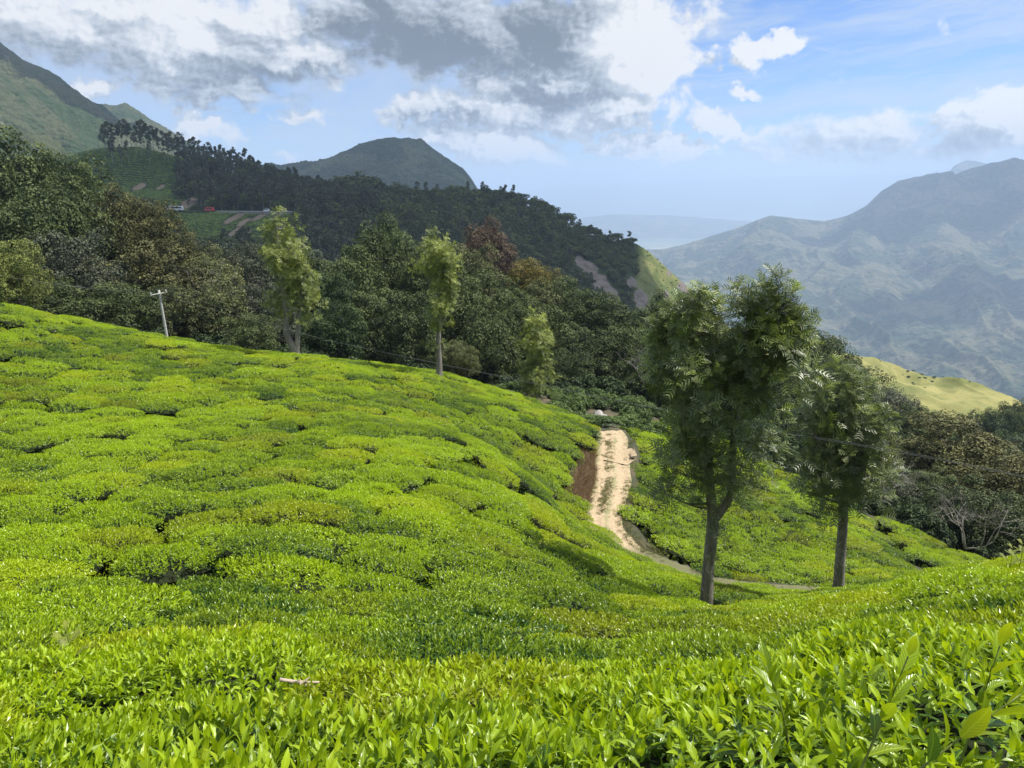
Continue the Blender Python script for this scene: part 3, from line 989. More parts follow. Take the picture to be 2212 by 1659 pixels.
def build_track():
    m, t, out = new_mat('sandy_track')
    pos = t.new('ShaderNodeNewGeometry').outputs['Position']
    lat = t.new('ShaderNodeAttribute', attribute_name='across').outputs['Fac']
    n = t.noise(pos, 1.1, 6, 0.65, 0.4)
    n2 = t.noise(pos, 7.0, 5, 0.7)
    sand = t.mix(t.smooth(n2, 0.3, 0.7), (0.34, 0.25, 0.145), (0.50, 0.39, 0.25))
    sand = t.mix(t.math('MULTIPLY', t.smooth(n, 0.58, 0.72), 0.5), sand, (0.38, 0.22, 0.11))
    green = t.mix(n2, (0.17, 0.18, 0.075), (0.27, 0.26, 0.12))
    rut = t.math('ABSOLUTE', t.math('SUBTRACT', t.math('ABSOLUTE', t.math('ADD', lat, 0.15)), 0.46))
    g = t.smooth(t.math('ADD', rut, t.math('MULTIPLY_ADD', n, 1.3, -0.76)), 0.12, 0.42)
    c = t.mix(t.math('MULTIPLY', g, 0.8), sand, green)
    fd = t.new('ShaderNodeAttribute', attribute_name='fade').outputs['Fac']
    c = t.mix(t.math('MULTIPLY', fd, t.smooth(t.math('ADD', n2, fd), 0.8, 1.2)), c, t.mix(n2, (0.10, 0.11, 0.045), (0.19, 0.18, 0.085)))
    b = t.new('ShaderNodeBsdfPrincipled')
    t.put(b.inputs['Base Color'], c)
    b.inputs['Roughness'].default_value = 0.95
    t.put(b.inputs['Normal'], t.bump(t.math('ADD', n2, n), 0.6, 0.05))
    t.l.new(b.outputs[0], out.inputs[0])
    nl = 17
    tg = norm(np.gradient(PATH[:, :2], axis=0))
    nr = np.stack([tg[:, 1], -tg[:, 0]], -1)
    lat_ = np.linspace(-1, 1, nl)
    wv = PATH_W * (1 + 0.18 * fbm(np.arange(len(PATH)) * 0.07, np.zeros(len(PATH)), 3))
    XY = PATH[:, None, :2] + nr[:, None, :] * (lat_[None, :, None] * wv[:, None, None])
    rutz = -0.05 * np.exp(-((np.abs(lat_ + 0.15) - 0.46) / 0.16) ** 2)
    Z = PATH[:, None, 2] + 0.02 + rutz[None] + 0.03 * fbm(XY[..., 0] * 1.7, XY[..., 1] * 1.7, 4)
    G = np.dstack([XY, Z])
    o = link('track', grid_mesh('track', G, {'across': np.broadcast_to(lat_, (len(PATH), nl)).ravel(), 'fade': np.repeat(sstep(np.arange(len(PATH)) / len(PATH), 0.48, 0.66), nl)}), m)
    tag(o, kind='structure')
    # short spur turning off to the right, with a bare earth lip
    e = spline([on_level(1330, 1000, PATH_Z), on_level(1352, 985, PATH_Z), on_level(1372, 976, PATH_Z + 0.25)], 20)
    tg = norm(np.gradient(e[:, :2], axis=0))
    nr = np.stack([tg[:, 1], -tg[:, 0]], -1)
    XY = e[:, None, :2] + nr[:, None, :] * np.linspace(-0.8, 0.8, 9)[None, :, None]
    Z = np.repeat(e[:, None, 2] + 0.045, 9, 1) + 0.05 * fbm(XY[..., 0] * 2, XY[..., 1] * 2, 3)
    o = link('track_spur', grid_mesh('track_spur', np.dstack([XY, Z]), {'across': np.full(20 * 9, 0.31)}), m)
    tag(o, kind='structure')


build_track()

# ------------------------------------------------------------------ wooded ridge in the middle distance
M_ridge = terrain_mat('ridge_floor', (0.02, 0.036, 0.014), (0.045, 0.07, 0.025), (0.07, 0.085, 0.035), 0.2, 0.02, 1.0, 2.0, tree_scale=0.25)


def build_ridge():
    crest = [(-500, 440, 760), (-150, 392, 720), (60, 362, 660), (130, 348, 610), (175, 330, 605), (215, 322, 605), (300, 319, 620), (400, 345, 640), (500, 372, 650), (600, 398, 660), (700, 425, 660), (800, 436, 660), (900, 428, 690), (1000, 424, 700), (1060, 423, 700), (1150, 450, 690), (1250, 500, 665), (1330, 522, 640), (1375, 527, 630), (1400, 543, 630), (1450, 588, 620), (1530, 660, 600), (1600, 735, 590), (1700, 840, 580)]
    mid = [(-500, 480, 560), (-150, 440, 560), (130, 420, 540), (215, 410, 540), (400, 412, 550), (700, 445, 560), (800, 468, 560), (1000, 468, 600), (1150, 492, 600), (1250, 535, 590), (1330, 560, 580), (1400, 590, 590), (1450, 630, 590), (1530, 692, 580), (1600, 770, 575), (1700, 870, 570)]
    road = [(-500, 500, 470), (-150, 475, 480), (130, 462, 485), (370, 457, 490), (480, 459, 492), (640, 459, 494), (760, 461, 498), (900, 490, 520), (1000, 515, 540), (1150, 545, 540), (1250, 585, 535), (1330, 620, 530), (1400, 655, 535), (1450, 690, 545), (1530, 745, 550), (1600, 810, 555), (1700, 900, 560)]
    low = [(-500, 540, 420), (-150, 540, 420), (370, 525, 420), (640, 530, 420), (800, 560, 430), (1000, 590, 450), (1150, 615, 470), (1250, 650, 480), (1330, 685, 490), (1400, 720, 495), (1450, 750, 505), (1530, 800, 520), (1600, 860, 535), (1700, 940, 545)]
    base = [(-500, 640, 330), (370, 620, 330), (700, 640, 330), (1000, 680, 350), (1250, 760, 400), (1400, 820, 430), (1530, 880, 460), (1700, 1000, 500)]
    G, cr = loft([crest, mid, road, low, base], 420, 130, noise_amp=2.2, noise_scale=0.03, back=(0.5, -0.30), seed=6.6)
    # picture-free surface classes kept per vertex: grass nose at the right end, bare rock under it
    us = np.linspace(-500, 1700, 420)
    nose = sstep(us, 1340, 1410)[None, :] * np.ones((G.shape[0], 1))
    nz = fbm(G[..., 0] * 0.05, G[..., 2] * 0.05, 4)
    grass = sstep(nose + 0.25 * nz, 0.35, 0.6)
    steep = fbm(G[..., 0] * 0.03 + 3, G[..., 2] * 0.02, 4)
    m, t, out = new_mat('ridge_slope')
    pos = t.new('ShaderNodeNewGeometry').outputs['Position']
    n = t.noise(pos, 0.05, 6, 0.65, 0.5)
    f = t.noise(pos, 0.5, 5, 0.7)
    c = t.mix(t.smooth(f, 0.3, 0.7), (0.018, 0.032, 0.012), (0.045, 0.065, 0.024))
    ga = t.new('ShaderNodeAttribute', attribute_name='grass').outputs['Fac']
    gc = t.mix(t.smooth(n, 0.35, 0.7), (0.075, 0.105, 0.032), (0.20, 0.20, 0.075))
    c = t.mix(ga, c, gc)
    ra = t.new('ShaderNodeAttribute', attribute_name='rock').outputs['Fac']
    rk = t.noise(t.vec('MULTIPLY', pos, (1, 1, 0.25)), 0.16, 6, 0.7, 0.6)
    c = t.mix(t.smooth(t.math('MULTIPLY_ADD', rk, 0.9, ra), 0.95, 1.1), c, t.mix(t.smooth(rk, 0.35, 0.65), (0.115, 0.10, 0.09), (0.21, 0.185, 0.165)))
    ea = t.new('ShaderNodeAttribute', attribute_name='earth').outputs['Fac']
    c = t.mix(t.smooth(t.math('MULTIPLY_ADD', f, 0.6, ea), 0.75, 1.05), c, (0.21, 0.17, 0.125))
    b = t.new('ShaderNodeBsdfPrincipled')
    t.put(b.inputs['Base Color'], c)
    b.inputs['Roughness'].default_value = 0.95
    b.inputs['Specular IOR Level'].default_value = 0.1
    t.put(b.inputs['Normal'], t.bump(t.math('ADD', f, n), 0.8, 1.2))
    t.l.new(b.outputs[0], out.inputs[0])

    def near_px(pts, r):
        w = np.zeros(G.shape[:2])
        for (u, v, Y, k) in pts:
            q = P(u, v, Y)
            w = np.maximum(w, np.exp(-((np.abs(G[..., 0] - q[0]) ** 2 + (G[..., 2] - q[2]) ** 2 * 1.5) / (r * k) ** 2)))
        return w
    rock = near_px([(1268, 580, 560, 1.0), (1290, 605, 550, 1.0), (1310, 628, 545, 0.9), (1362, 610, 560, 0.7), (1378, 640, 550, 1.0), (1250, 560, 570, .6), (1432, 632, 590, .55), (1475, 620, 600, .7), (1490, 640, 595, .6), (1445, 590, 610, .4), (1505, 650, 597, .6)], 9.0) * 1.0
    earth = near_px([(412, 432, 520, 1.0), (408, 442, 510, .9), (395, 449, 500, .8), (290, 403, 545, 1.0), (330, 404, 545, .7), (510, 468, 480, .9), (530, 480, 470, .8), (545, 500, 455, .8), (520, 500, 455, .9), (500, 475, 475, .8), (600, 466, 484, .7), (640, 440, 520, .6), (560, 468, 482, .8)], 4.6)
    o = link('ridge_hill', grid_mesh('ridge_hill', G, {'grass': grass.ravel(), 'rock': rock.ravel(), 'earth': earth.ravel()}), m)
    tag(o, kind='structure')
    return G, cr, us, grass, rock, earth


RG, R_CR, R_US, R_GRASS, R_ROCK, R_EARTH = build_ridge()
RIDGE_T = np.concatenate([np.linspace(0, 2, max(6, 130 // 6), endpoint=False), np.linspace(2, 6, 130)])   # 2 crest, 3 mid, 4 road, 5 low, 6 base


def ridge_at(u, t):
    """Point on the ridge surface for column u and profile parameter t."""
    j = np.interp(u, R_US, np.arange(len(R_US)))
    i = np.interp(t, RIDGE_T, np.arange(len(RIDGE_T)))
    j0, i0 = min(int(j), len(R_US) - 2), min(int(i), len(RIDGE_T) - 2)
    fj, fi = j - j0, i - i0
    return (RG[i0, j0] * (1 - fj) + RG[i0, j0 + 1] * fj) * (1 - fi) + (RG[i0 + 1, j0] * (1 - fj) + RG[i0 + 1, j0 + 1] * fj) * fi


def ridge_val(A, u, t):
    j = int(round(np.interp(u, R_US, np.arange(len(R_US)))))
    i = int(round(np.interp(t, RIDGE_T, np.arange(len(RIDGE_T)))))
    return A[i, j]


# ------------------------------------------------------------------ crowns built of leaf clumps
def leaf_clumps(lobes, per, size, up=0.35, seed=0, droop=0.0, tint=(0.2, 1.0), flat=0.0):
    """lobes: (n, 6) centre + radii. Small bent leaf faces over each lobe's outer surface, brighter where young at the outside."""
    r = np.random.default_rng(seed)
    n = len(lobes)
    cen = np.repeat(lobes[:, :3], per, 0)
    rad = np.repeat(lobes[:, 3:], per, 0)
    d = norm(r.normal(size=(n * per, 3)) + np.array([0, 0, up]))
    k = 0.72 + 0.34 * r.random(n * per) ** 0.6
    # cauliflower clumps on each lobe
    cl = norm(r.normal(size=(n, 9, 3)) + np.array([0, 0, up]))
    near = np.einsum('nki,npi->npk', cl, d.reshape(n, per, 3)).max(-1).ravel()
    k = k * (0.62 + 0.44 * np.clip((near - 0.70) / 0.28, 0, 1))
    pos = cen + d * rad * k[:, None]
    nrm = norm(d + 0.42 * r.normal(size=d.shape) + np.array([0, 0, 0.30]))
    ax = norm(np.cross(nrm, r.normal(size=d.shape)) + np.array([0, 0, -droop]))
    R = frames(ax, nrm)
    tv = np.array([[0, 0, 0], [-0.36, 0.5, 0.10], [0.36, 0.5, 0.10], [0, 1.0, -0.08]])
    tf = np.array([[0, 2, 3], [0, 3, 1]])
    sc = size * (0.6 + 0.8 * r.random(n * per))
    V, Fc = batch(tv, tf, pos, R, sc)
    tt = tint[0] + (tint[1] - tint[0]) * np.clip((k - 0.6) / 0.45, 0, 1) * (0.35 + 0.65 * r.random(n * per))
    return V, Fc, np.repeat(tt, 4)


def crown_shell(rx, ry, rz, n, lr, seed, low=-0.55, squash=0.75, jitter=0.16):
    """Lobe centres spread over an uneven ellipsoid."""
    r = np.random.default_rng(seed)
    g = (np.arange(n) + 0.5) / n
    ph = np.arccos(1 - (1 - low) * g)
    th = pi * (1 + 5 ** 0.5) * np.arange(n) + r.normal(0, 0.25, n)
    d = np.stack([np.cos(th) * np.sin(ph), np.sin(th) * np.sin(ph), np.cos(ph)], -1)
    k = 0.80 + jitter * r.normal(size=n)
    # a few long arms break the outline
    k += 0.18 * (r.random(n) < 0.15)
    c = d * k[:, None] * np.array([rx, ry, rz])
    L = lr * (0.75 + 0.6 * r.random(n))
    return np.concatenate([c, np.stack([L, L, L * squash], -1)], 1)


def limb_set(h0, tips, r0, seed, sides=5):
    """Trunk base at origin up to h0, then limbs curving to TIPS."""
    r = np.random.default_rng(seed)
    parts = []
    tr = spline([(0, 0, -0.6), (r.normal(0, .08) * h0 * .3, r.normal(0, .08) * h0 * .3, h0 * 0.5), (r.normal(0, .08) * h0 * .3, r.normal(0, .08) * h0 * .3, h0)], 7)
    V, Fs = tube(tr, np.linspace(r0, r0 * 0.72, 7), 7)
    parts.append((V, Fs, {}))
    for tp in tips:
        s = tr[-1] * 0.8 + tr[-2] * 0.2
        mid = (s + tp) / 2 + r.normal(0, 0.12, 3) * np.linalg.norm(tp - s) + np.array([0, 0, 0.1 * np.linalg.norm(tp - s)])
        V, Fs = tube(spline([s, mid, tp], 6), np.linspace(r0 * 0.5, r0 * 0.08, 6), sides)
        parts.append((V, Fs, {}))
    V, Fs, A = merge(parts)
    return V, Fs


def broadleaf(seed, rx, rz, n=46, per=150, size=0.34, lr=1.35, trunk=3.0, low=-0.5, tint=(0.0, 1.0), r0=0.28, up=0.45):
    """Unit tree with trunk and crown meshes; crown centre at height trunk + rz*0.8."""
    r = np.random.default_rng(seed)
    hc = trunk + rz * 0.62
    lo = crown_shell(rx, rx * 0.95, rz, n, lr, seed, low)
    inner = crown_shell(rx * 0.6, rx * 0.6, rz * 0.6, n // 3, lr * 0.9, seed + 5, -0.8)
    lo = np.concatenate([lo, inner])
    lo[:, 2] += hc
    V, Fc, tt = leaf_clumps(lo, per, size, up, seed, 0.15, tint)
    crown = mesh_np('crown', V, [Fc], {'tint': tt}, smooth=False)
    pick = lo[r.choice(n, 9, False), :3] * np.array([0.8, 0.8, 1]) - np.array([0, 0, 0.3])
    V, Fs = limb_set(trunk, pick, r0, seed)
    tr = mesh_np('trunk', V, Fs, smooth=True)
    return tr, crown, trunk + rz * 1.55


def eucalyptus(seed, h=20.0, n=15, per=60, size=0.75, w=2.6, lo_=0.45):
    """Tall thin-trunked tree with an open, broken crown near the top."""
    r = np.random.default_rng(seed)
    z = h * (lo_ + (0.97 - lo_) * r.random(n) ** 0.8)
    k = (z / h - lo_) / (1 - lo_)
    ww = w * (0.35 + 0.75 * np.sin(np.clip(k * 0.85 + 0.15, 0, 1) * pi))
    th = r.random(n) * 2 * pi
    rad = ww * (0.25 + 0.75 * r.random(n))
    c = np.stack([np.cos(th) * rad, np.sin(th) * rad, z], -1)
    L = 0.85 * w / 2.6 * (0.7 + 0.9 * r.random(n))
    lob = np.concatenate([c, np.stack([L * 1.1, L * 1.1, L * 0.8], -1)], 1)
    top = np.array([[0, 0, h * 0.97, .8, .8, 1.0]])
    lob = np.concatenate([lob, top])
    V, Fc, tt = leaf_clumps(lob, per, size, 0.3, seed, 0.5, (0.0, 1.0))
    crown = mesh_np('crown', V, [Fc], {'tint': tt})
    parts = []
    bx, by = r.normal(0, .5, 2)
    tr = spline([(0, 0, -1.5), (bx * .3, by * .3, h * .45), (0, 0, h * .97)], 7)
    Vt, Ft = tube(tr, np.linspace(0.26, 0.06, 7), 6)
    parts.append((Vt, Ft, {}))
    for q in c[:8]:
        s = np.array([0, 0, q[2] - 1.6])
        Vt, Ft = tube(spline([s, (s + q) / 2 + (0, 0, -.2), q], 4), np.linspace(0.09, 0.03, 4), 4)
        parts.append((Vt, Ft, {}))
    Vt, Ft, _ = merge(parts)
    return mesh_np('trunk', Vt, Ft, smooth=True), crown, h


M_euc = leaf_mat('eucalyptus_leaf', (0.16, 0.175, 0.09), (0.055, 0.07, 0.035), (0.06, 0.08, 0.03), 0.5, 0.3, 0.2, False, 0.5)
M_wood = leaf_mat('ridge_wood_leaf', (0.17, 0.20, 0.06), (0.05, 0.072, 0.025), (0.05, 0.08, 0.02), 0.6, 0.25, 0.2, False, 0.9)
M_pale_bark = bark_mat('pale_bark', (0.30, 0.27, 0.23), (0.45, 0.42, 0.38), 2.0)

EUC = [eucalyptus(100 + k, 20.0, 14 + k, 60, 0.8, 2.4 + 0.25 * k, 0.35 + 0.05 * (k % 4)) for k in range(6)]
for tr, crn, h in EUC:
    tr.materials.append(M_pale_bark)
    crn.materials.append(M_euc)
RW = [broadleaf(200 + k, 3.6 + 0.4 * (k % 3), 2.9 + 0.5 * (k % 2), 16, 46, 0.95, 1.5, 2.2, -0.35, (0.0, 1.0)) for k in range(5)]
for tr, crn, h in RW:
    tr.materials.append(M_bark_dark)
    crn.materials.append(M_wood)
ORD = 'first second third fourth fifth sixth seventh eighth ninth tenth eleventh twelfth thirteenth fourteenth fifteenth sixteenth seventeenth eighteenth nineteenth twentieth twenty-first twenty-second twenty-third twenty-fourth twenty-fifth twenty-sixth twenty-seventh twenty-eighth twenty-ninth thirtieth'.split()


def ordinal(k):
    if k < len(ORD):
        return ORD[k]
    tens = {3: 'thirty', 4: 'forty', 5: 'fifty', 6: 'sixty', 7: 'seventy', 8: 'eighty', 9: 'ninety'}
    n = k + 1
    if n % 10 == 0:
        return {40: 'fortieth', 50: 'fiftieth', 60: 'sixtieth', 70: 'seventieth', 80: 'eightieth', 90: 'ninetieth'}.get(n, str(n))
    return tens[n // 10] + '-' + ORD[n % 10 - 1]


def plant_tree(name, loc, kind, label, cat, group, sx=1.0, sz=1.0, rz=0.0):
    tr, crn, h = kind[:3]
    e = empty(name, loc, label, cat, group, rz)
    e.scale = (sx, sx, sz)
    t_ = link('trunk', tr, parent=e)
    c_ = link('crown', crn, parent=e)
    return e


def skyline():
    r = np.random.default_rng(21)
    # grove at the top left of the ridge, then trees thinning out down the crest
    spots = []
    us = [228, 236, 247, 256, 265, 276, 285, 296, 306, 313, 322, 333, 344, 355, 363, 372, 384, 392, 401, 413, 422, 434, 446, 455, 469, 480, 486, 497, 508, 520, 533, 541, 551, 562, 577, 590, 604, 618, 633]
    tops = [268, 262, 266, 270, 261, 258, 266, 270, 262, 258, 268, 272, 276, 282, 288, 284, 292, 286, 296, 300, 296, 303, 312, 308, 316, 312, 320, 326, 318, 330, 320, 336, 340, 346, 352, 358, 366, 374, 382]
    for u, vt in zip(us, tops):
        p = ridge_at(u, 2.0 + 0.12 * r.random())
        top = P(u, vt, p[1])
        spots.append((p, top[2] - p[2]))
    for k, (p, h) in enumerate(spots):
        kd = EUC[k % 6]
        plant_tree('eucalyptus_tree', p, kd, f'tall thin eucalyptus on the ridge skyline, {ordinal(k)} from the left end of the grove', 'tree', 'eucalyptus trees along the ridge crest', 0.85 * h / 20 * (1 + 0.2 * r.random()), h / 20.0, r.random() * 6.28)
    # second row just below the crest, more crowns between trunks
    k = 0
    for u in np.linspace(232, 640, 34):
        p = ridge_at(u + r.normal(0, 4), 2.2 + 0.35 * r.random())
        h = 14 + 5 * r.random()
        plant_tree('eucalyptus_tree', p, EUC[r.integers(6)], f'eucalyptus in the row below the ridge skyline, {ordinal(k)} from the left', 'tree', 'eucalyptus trees below the ridge crest', 0.8 * h / 20 * (1 + .3 * r.random()), h / 20, r.random() * 6.28)
        k += 1
    # round and tall trees along the rest of the skyline
    data = [(700, 392, 1), (715, 398, 0), (735, 388, 1), (752, 384, 1), (770, 381, 1), (790, 385, 1), (806, 392, 1), (846, 403, 1), (862, 399, 1), (880, 407, 0), (903, 392, 2), (920, 393, 2), (945, 397, 2), (985, 402, 2), (1002, 411, 1), (1050, 413, 1), (1075, 415, 1), (1110, 416, 1), (1124, 420, 1), (1150, 428, 2), (1168, 434, 1), (1186, 444, 1), (1205, 452, 2), (1224, 462, 1), (1246, 478, 0), (1272, 487, 2), (1282, 492, 1), (1318, 500, 2), (1332, 505, 1), (1358, 499, 2), (1368, 515, 1), (1030, 412, 1), (820, 402, 1), (665, 394, 0), (652, 388, 0)]
    data.sort()
    for k, (u, vt, kd) in enumerate(data):
        p = ridge_at(u, 2.0 + 0.05 * r.random())
        h = max(4.0, P(u, vt, p[1])[2] - p[2])
        if kd == 1:
            q = RW[k % 5]
            s = h / q[2]
            plant_tree('crest_tree', p, q, f'round dark tree on the wooded crest, {ordinal(k)} tree right of the eucalyptus grove', 'tree', 'trees along the crest right of the grove', s * 1.15, s, r.random() * 6.28)
        else:
            q = EUC[k % 6]
            plant_tree('crest_tree', p, q, f'slender upright tree on the wooded crest, {ordinal(k)} tree right of the eucalyptus grove', 'tree', 'trees along the crest right of the grove', h / 20 * (1.3 if kd == 2 else 0.9), h / 20, r.random() * 6.28)


skyline()


def joined_proto(kind, name):
    tr, crn, h = kind
    a = np.empty(len(tr.vertices) * 3, np.float32); tr.vertices.foreach_get('co', a)
    b = np.empty(len(crn.vertices) * 3, np.float32); crn.vertices.foreach_get('co', b)
    V = np.concatenate([a, b]).reshape(-1, 3)
    polys, mi = {}, {}
    for me, off, mm in ((tr, 0, 0), (crn, len(tr.vertices), 1)):
        for p in me.polygons:
            polys.setdefault(len(p.vertices), []).append([q + off for q in p.vertices])
            mi.setdefault(len(p.vertices), []).append(mm)
    tint = np.zeros(len(crn.vertices), np.float32)
    crn.attributes['tint'].data.foreach_get('value', tint)
    me = mesh_np(name, V, [np.array(x) for x in polys.values()], {'tint': np.concatenate([np.zeros(len(tr.vertices)), tint])}, mat_idx=np.concatenate([np.array(x) for x in mi.values()]))
    return proto(name, me, [tr.materials[0], crn.materials[0]])


def ridge_wood():
    r = np.random.default_rng(33)
    protos = [joined_proto(k, f'a_wood{i}') for i, k in enumerate(EUC[:4])] + [joined_proto(k, f'b_wood{i}') for i, k in enumerate(RW)]
    pts, rots, scl, idx = [], [], [], []
    n = 0
    while len(pts) < 4200 and n < 40000:
        n += 1
        u = r.uniform(-300, 1560)
        t = 2.02 + 3.9 * r.random() ** 0.9
        g = ridge_val(R_GRASS, u, t)
        if g > 0.3 or ridge_val(R_ROCK, u, t) > 0.45 or ridge_val(R_EARTH, u, t) > 0.42:
            continue
        # tea terraces stay open: above the road on the left, below the road
        if u < 395 + 20 * sin(t * 9) and u > -400 and t < 3.98:
            continue
        if 345 < u < 640 and 4.0 < t < 5.25 and not (u > 600 and t > 4.6):
            continue
        if 300 < u < 760 and 3.9 < t < 4.06:
            continue
        p = ridge_at(u, t)
        if u < 820 and (t < 3.9 or u > 640):
            k = r.integers(0, 4) if r.random() < 0.72 else r.integers(4, 9)
        else:
            k = r.integers(4, 9) if r.random() < 0.93 else r.integers(0, 4)
        s = (0.5 + 0.32 * r.random()) if k < 4 else (0.75 + 0.6 * r.random())
        if t < 2.25:
            s *= 0.75
        s *= np.interp(u, [1100, 1380], [1.0, 0.45])
        pts.append(p)
        rots.append((0, 0, r.random() * 6.28))
        scl.append((s * (1.1 if k < 4 else 1.0), s * (1.1 if k < 4 else 1.0), s * (0.9 + 0.3 * r.random())))
        idx.append(k)
    o = gn_scatter('ridge_forest', pts, rots, scl, idx, protos)
    tag(o, 'dark mixed forest covering the shaded ridge behind the near trees', 'forest', kind='stuff')


ridge_wood()


def far_tea():
    """Rows of clipped tea on the far slope: too small and too many to count."""
    r = np.random.default_rng(44)
    protos = []
    for k in range(3):
        import bmesh
        bm = bmesh.new()
        bmesh.ops.create_icosphere(bm, subdivisions=2, radius=1.0)
        for v in bm.verts:
            v.co = Vector((v.co.x * (1 + .2 * r.normal()), v.co.y * (1 + .2 * r.normal()), max(-0.1, v.co.z) * 0.75 * (1 + .15 * r.normal())))
        me = bpy.data.meshes.new('far_bush')
        bm.to_mesh(me)
        bm.free()
        a = me.attributes.new('tint', 'FLOAT', 'POINT')
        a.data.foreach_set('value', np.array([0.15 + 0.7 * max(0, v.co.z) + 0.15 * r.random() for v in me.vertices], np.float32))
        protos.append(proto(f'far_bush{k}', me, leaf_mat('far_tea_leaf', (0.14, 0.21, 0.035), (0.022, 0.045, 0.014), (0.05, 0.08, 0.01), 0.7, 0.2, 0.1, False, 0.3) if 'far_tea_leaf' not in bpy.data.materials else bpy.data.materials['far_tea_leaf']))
    pts, rots, scl, idx = [], [], [], []

    def field(u0, u1, t0, t1, rows, per):
        for i, t in enumerate(np.linspace(t0, t1, rows)):
            for u in np.linspace(u0, u1, per):
                uu, tt = u + r.normal(0, 0.8), t + r.normal(0, 0.12) * (t1 - t0) / rows + 0.018 * sin(u * 0.045 + i * 0.3)
                if ridge_val(R_EARTH, uu, tt) > 0.38 or r.random() < 0.04 or ridge_val(R_GRASS, uu, tt) > .3:
                    continue
                pts.append(ridge_at(uu, tt) + np.array([0, 0, -0.15]))
                rots.append((0, 0, r.random() * 0.5 - 0.25))
                scl.append((1.35 + .5 * r.random(), 0.75 + .2 * r.random(), 0.9 + .4 * r.random()))
                idx.append(r.integers(3))
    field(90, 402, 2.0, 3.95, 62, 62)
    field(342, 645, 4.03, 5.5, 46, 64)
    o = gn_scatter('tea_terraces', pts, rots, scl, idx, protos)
    tag(o, 'rows of clipped dark green tea on the shaded slope above and below the road', 'tea', kind='stuff')


far_tea()

# ------------------------------------------------------------------ road on the ridge: carriageway, wall, vehicles, huts
M_white = simple_mat('white_paint', (0.78, 0.79, 0.80), 0.35, 0.04, 2.0)
M_red = simple_mat('red_paint', (0.55, 0.06, 0.05), 0.35, 0.08, 2.0)
M_glass = simple_mat('dark_glass', (0.02, 0.025, 0.03), 0.1, 0.05, 1.0, spec=0.6)
M_black = simple_mat('black_rubber', (0.02, 0.02, 0.02), 0.8, 0.1, 3.0)
M_asphalt = simple_mat('asphalt', (0.06, 0.06, 0.062), 0.9, 0.2, 0.8)
M_stone = simple_mat('wall_stone', (0.26, 0.235, 0.20), 0.9, 0.3, 0.7, bump=0.4)
M_blue_sheet = simple_mat('blue_sheet', (0.10, 0.22, 0.50), 0.5, 0.1, 0.6)
M_lamp = simple_mat('lamp_glass', (0.7, 0.7, 0.65), 0.15, 0.03, 3.0)
M_grey_metal = simple_mat('grey_metal', (0.30, 0.31, 0.32), 0.5, 0.1, 1.0)


def road_pt(u, off=0.0, up=0.0):
    p = ridge_at(u, 4.0)
    zz = np.interp(u, [300, 370, 480, 640, 760, 900], [-16.4, -16.3, -16.9, -17.2, -17.6, -19.0])
    q = p.copy()
    q[2] = zz + up
    q[1] -= off
    return q


def build_road():
    us = np.linspace(290, 800, 80)
    c = np.array([road_pt(u) for u in us])
    xs = np.linspace(-3.0, 3.0, 5)
    G = c[:, None, :] - np.stack([np.zeros(5), xs, np.zeros(5)], -1)[None]
    G[..., 2] += 0.25
    o = link('road', grid_mesh('road', G), M_asphalt)
    tag(o, kind='structure')
    # retaining wall of stone piers under the outer edge
    e = empty('retaining_wall', road_pt(560, 3.2, -3.0), 'grey stone retaining wall under the road edge, right of the bus', 'wall')
    k = 0
    wu = np.linspace(468, 652, 42)
    for a, b in zip(wu[:-1], wu[1:]):
        pa, pb = road_pt(a, 3.15), road_pt(b, 3.15)
        h = 4.2 + 1.0 * sin(a * 0.3) + 0.6 * sin(a * 1.7)
        x0, x1 = pa[0], pb[0] - 0.12
        off = 0.25 * (k % 2)
        V, Q = box(x0, x1, pa[1] - 0.3 - off, pa[1] + 0.5, pa[2] - h, pa[2] + 0.22 + 0.02 * (k % 3))
        V = V - np.array(e.location)
        link('stone_pier', mesh_np('stone_pier', V, Q), M_stone, parent=e)
        k += 1
    V, Fs = tube([road_pt(u, 3.1, 0.75) - np.array(e.location) for u in np.linspace(470, 740, 40)], 0.10, 5)
    link('guard_rail', mesh_np('guard_rail', V, Fs), M_white, parent=e)


build_road()


def wheel_mesh(r, w):
    V, Fs = tube([(0, -w / 2, 0), (0, w / 2, 0)], r, 14)
    return mesh_np('wheel', V, Fs)


def profile_body(name, prof, w, bevel=0.12):
    """Side outline (x, z) given width, with rounded long edges."""
    import bmesh
    bm = bmesh.new()
    vs = [bm.verts.new((x, -w / 2, z)) for x, z in prof]
    f = bm.faces.new(vs)
    r = bmesh.ops.extrude_face_region(bm, geom=[f])
    for v in [g for g in r['geom'] if isinstance(g, bmesh.types.BMVert)]:
        v.co.y += w
    bmesh.ops.recalc_face_normals(bm, faces=bm.faces)
    bmesh.ops.bevel(bm, geom=list(bm.edges), offset=bevel, segments=2, affect='EDGES')
    me = bpy.data.meshes.new(name)
    bm.to_mesh(me)
    bm.free()
    return me


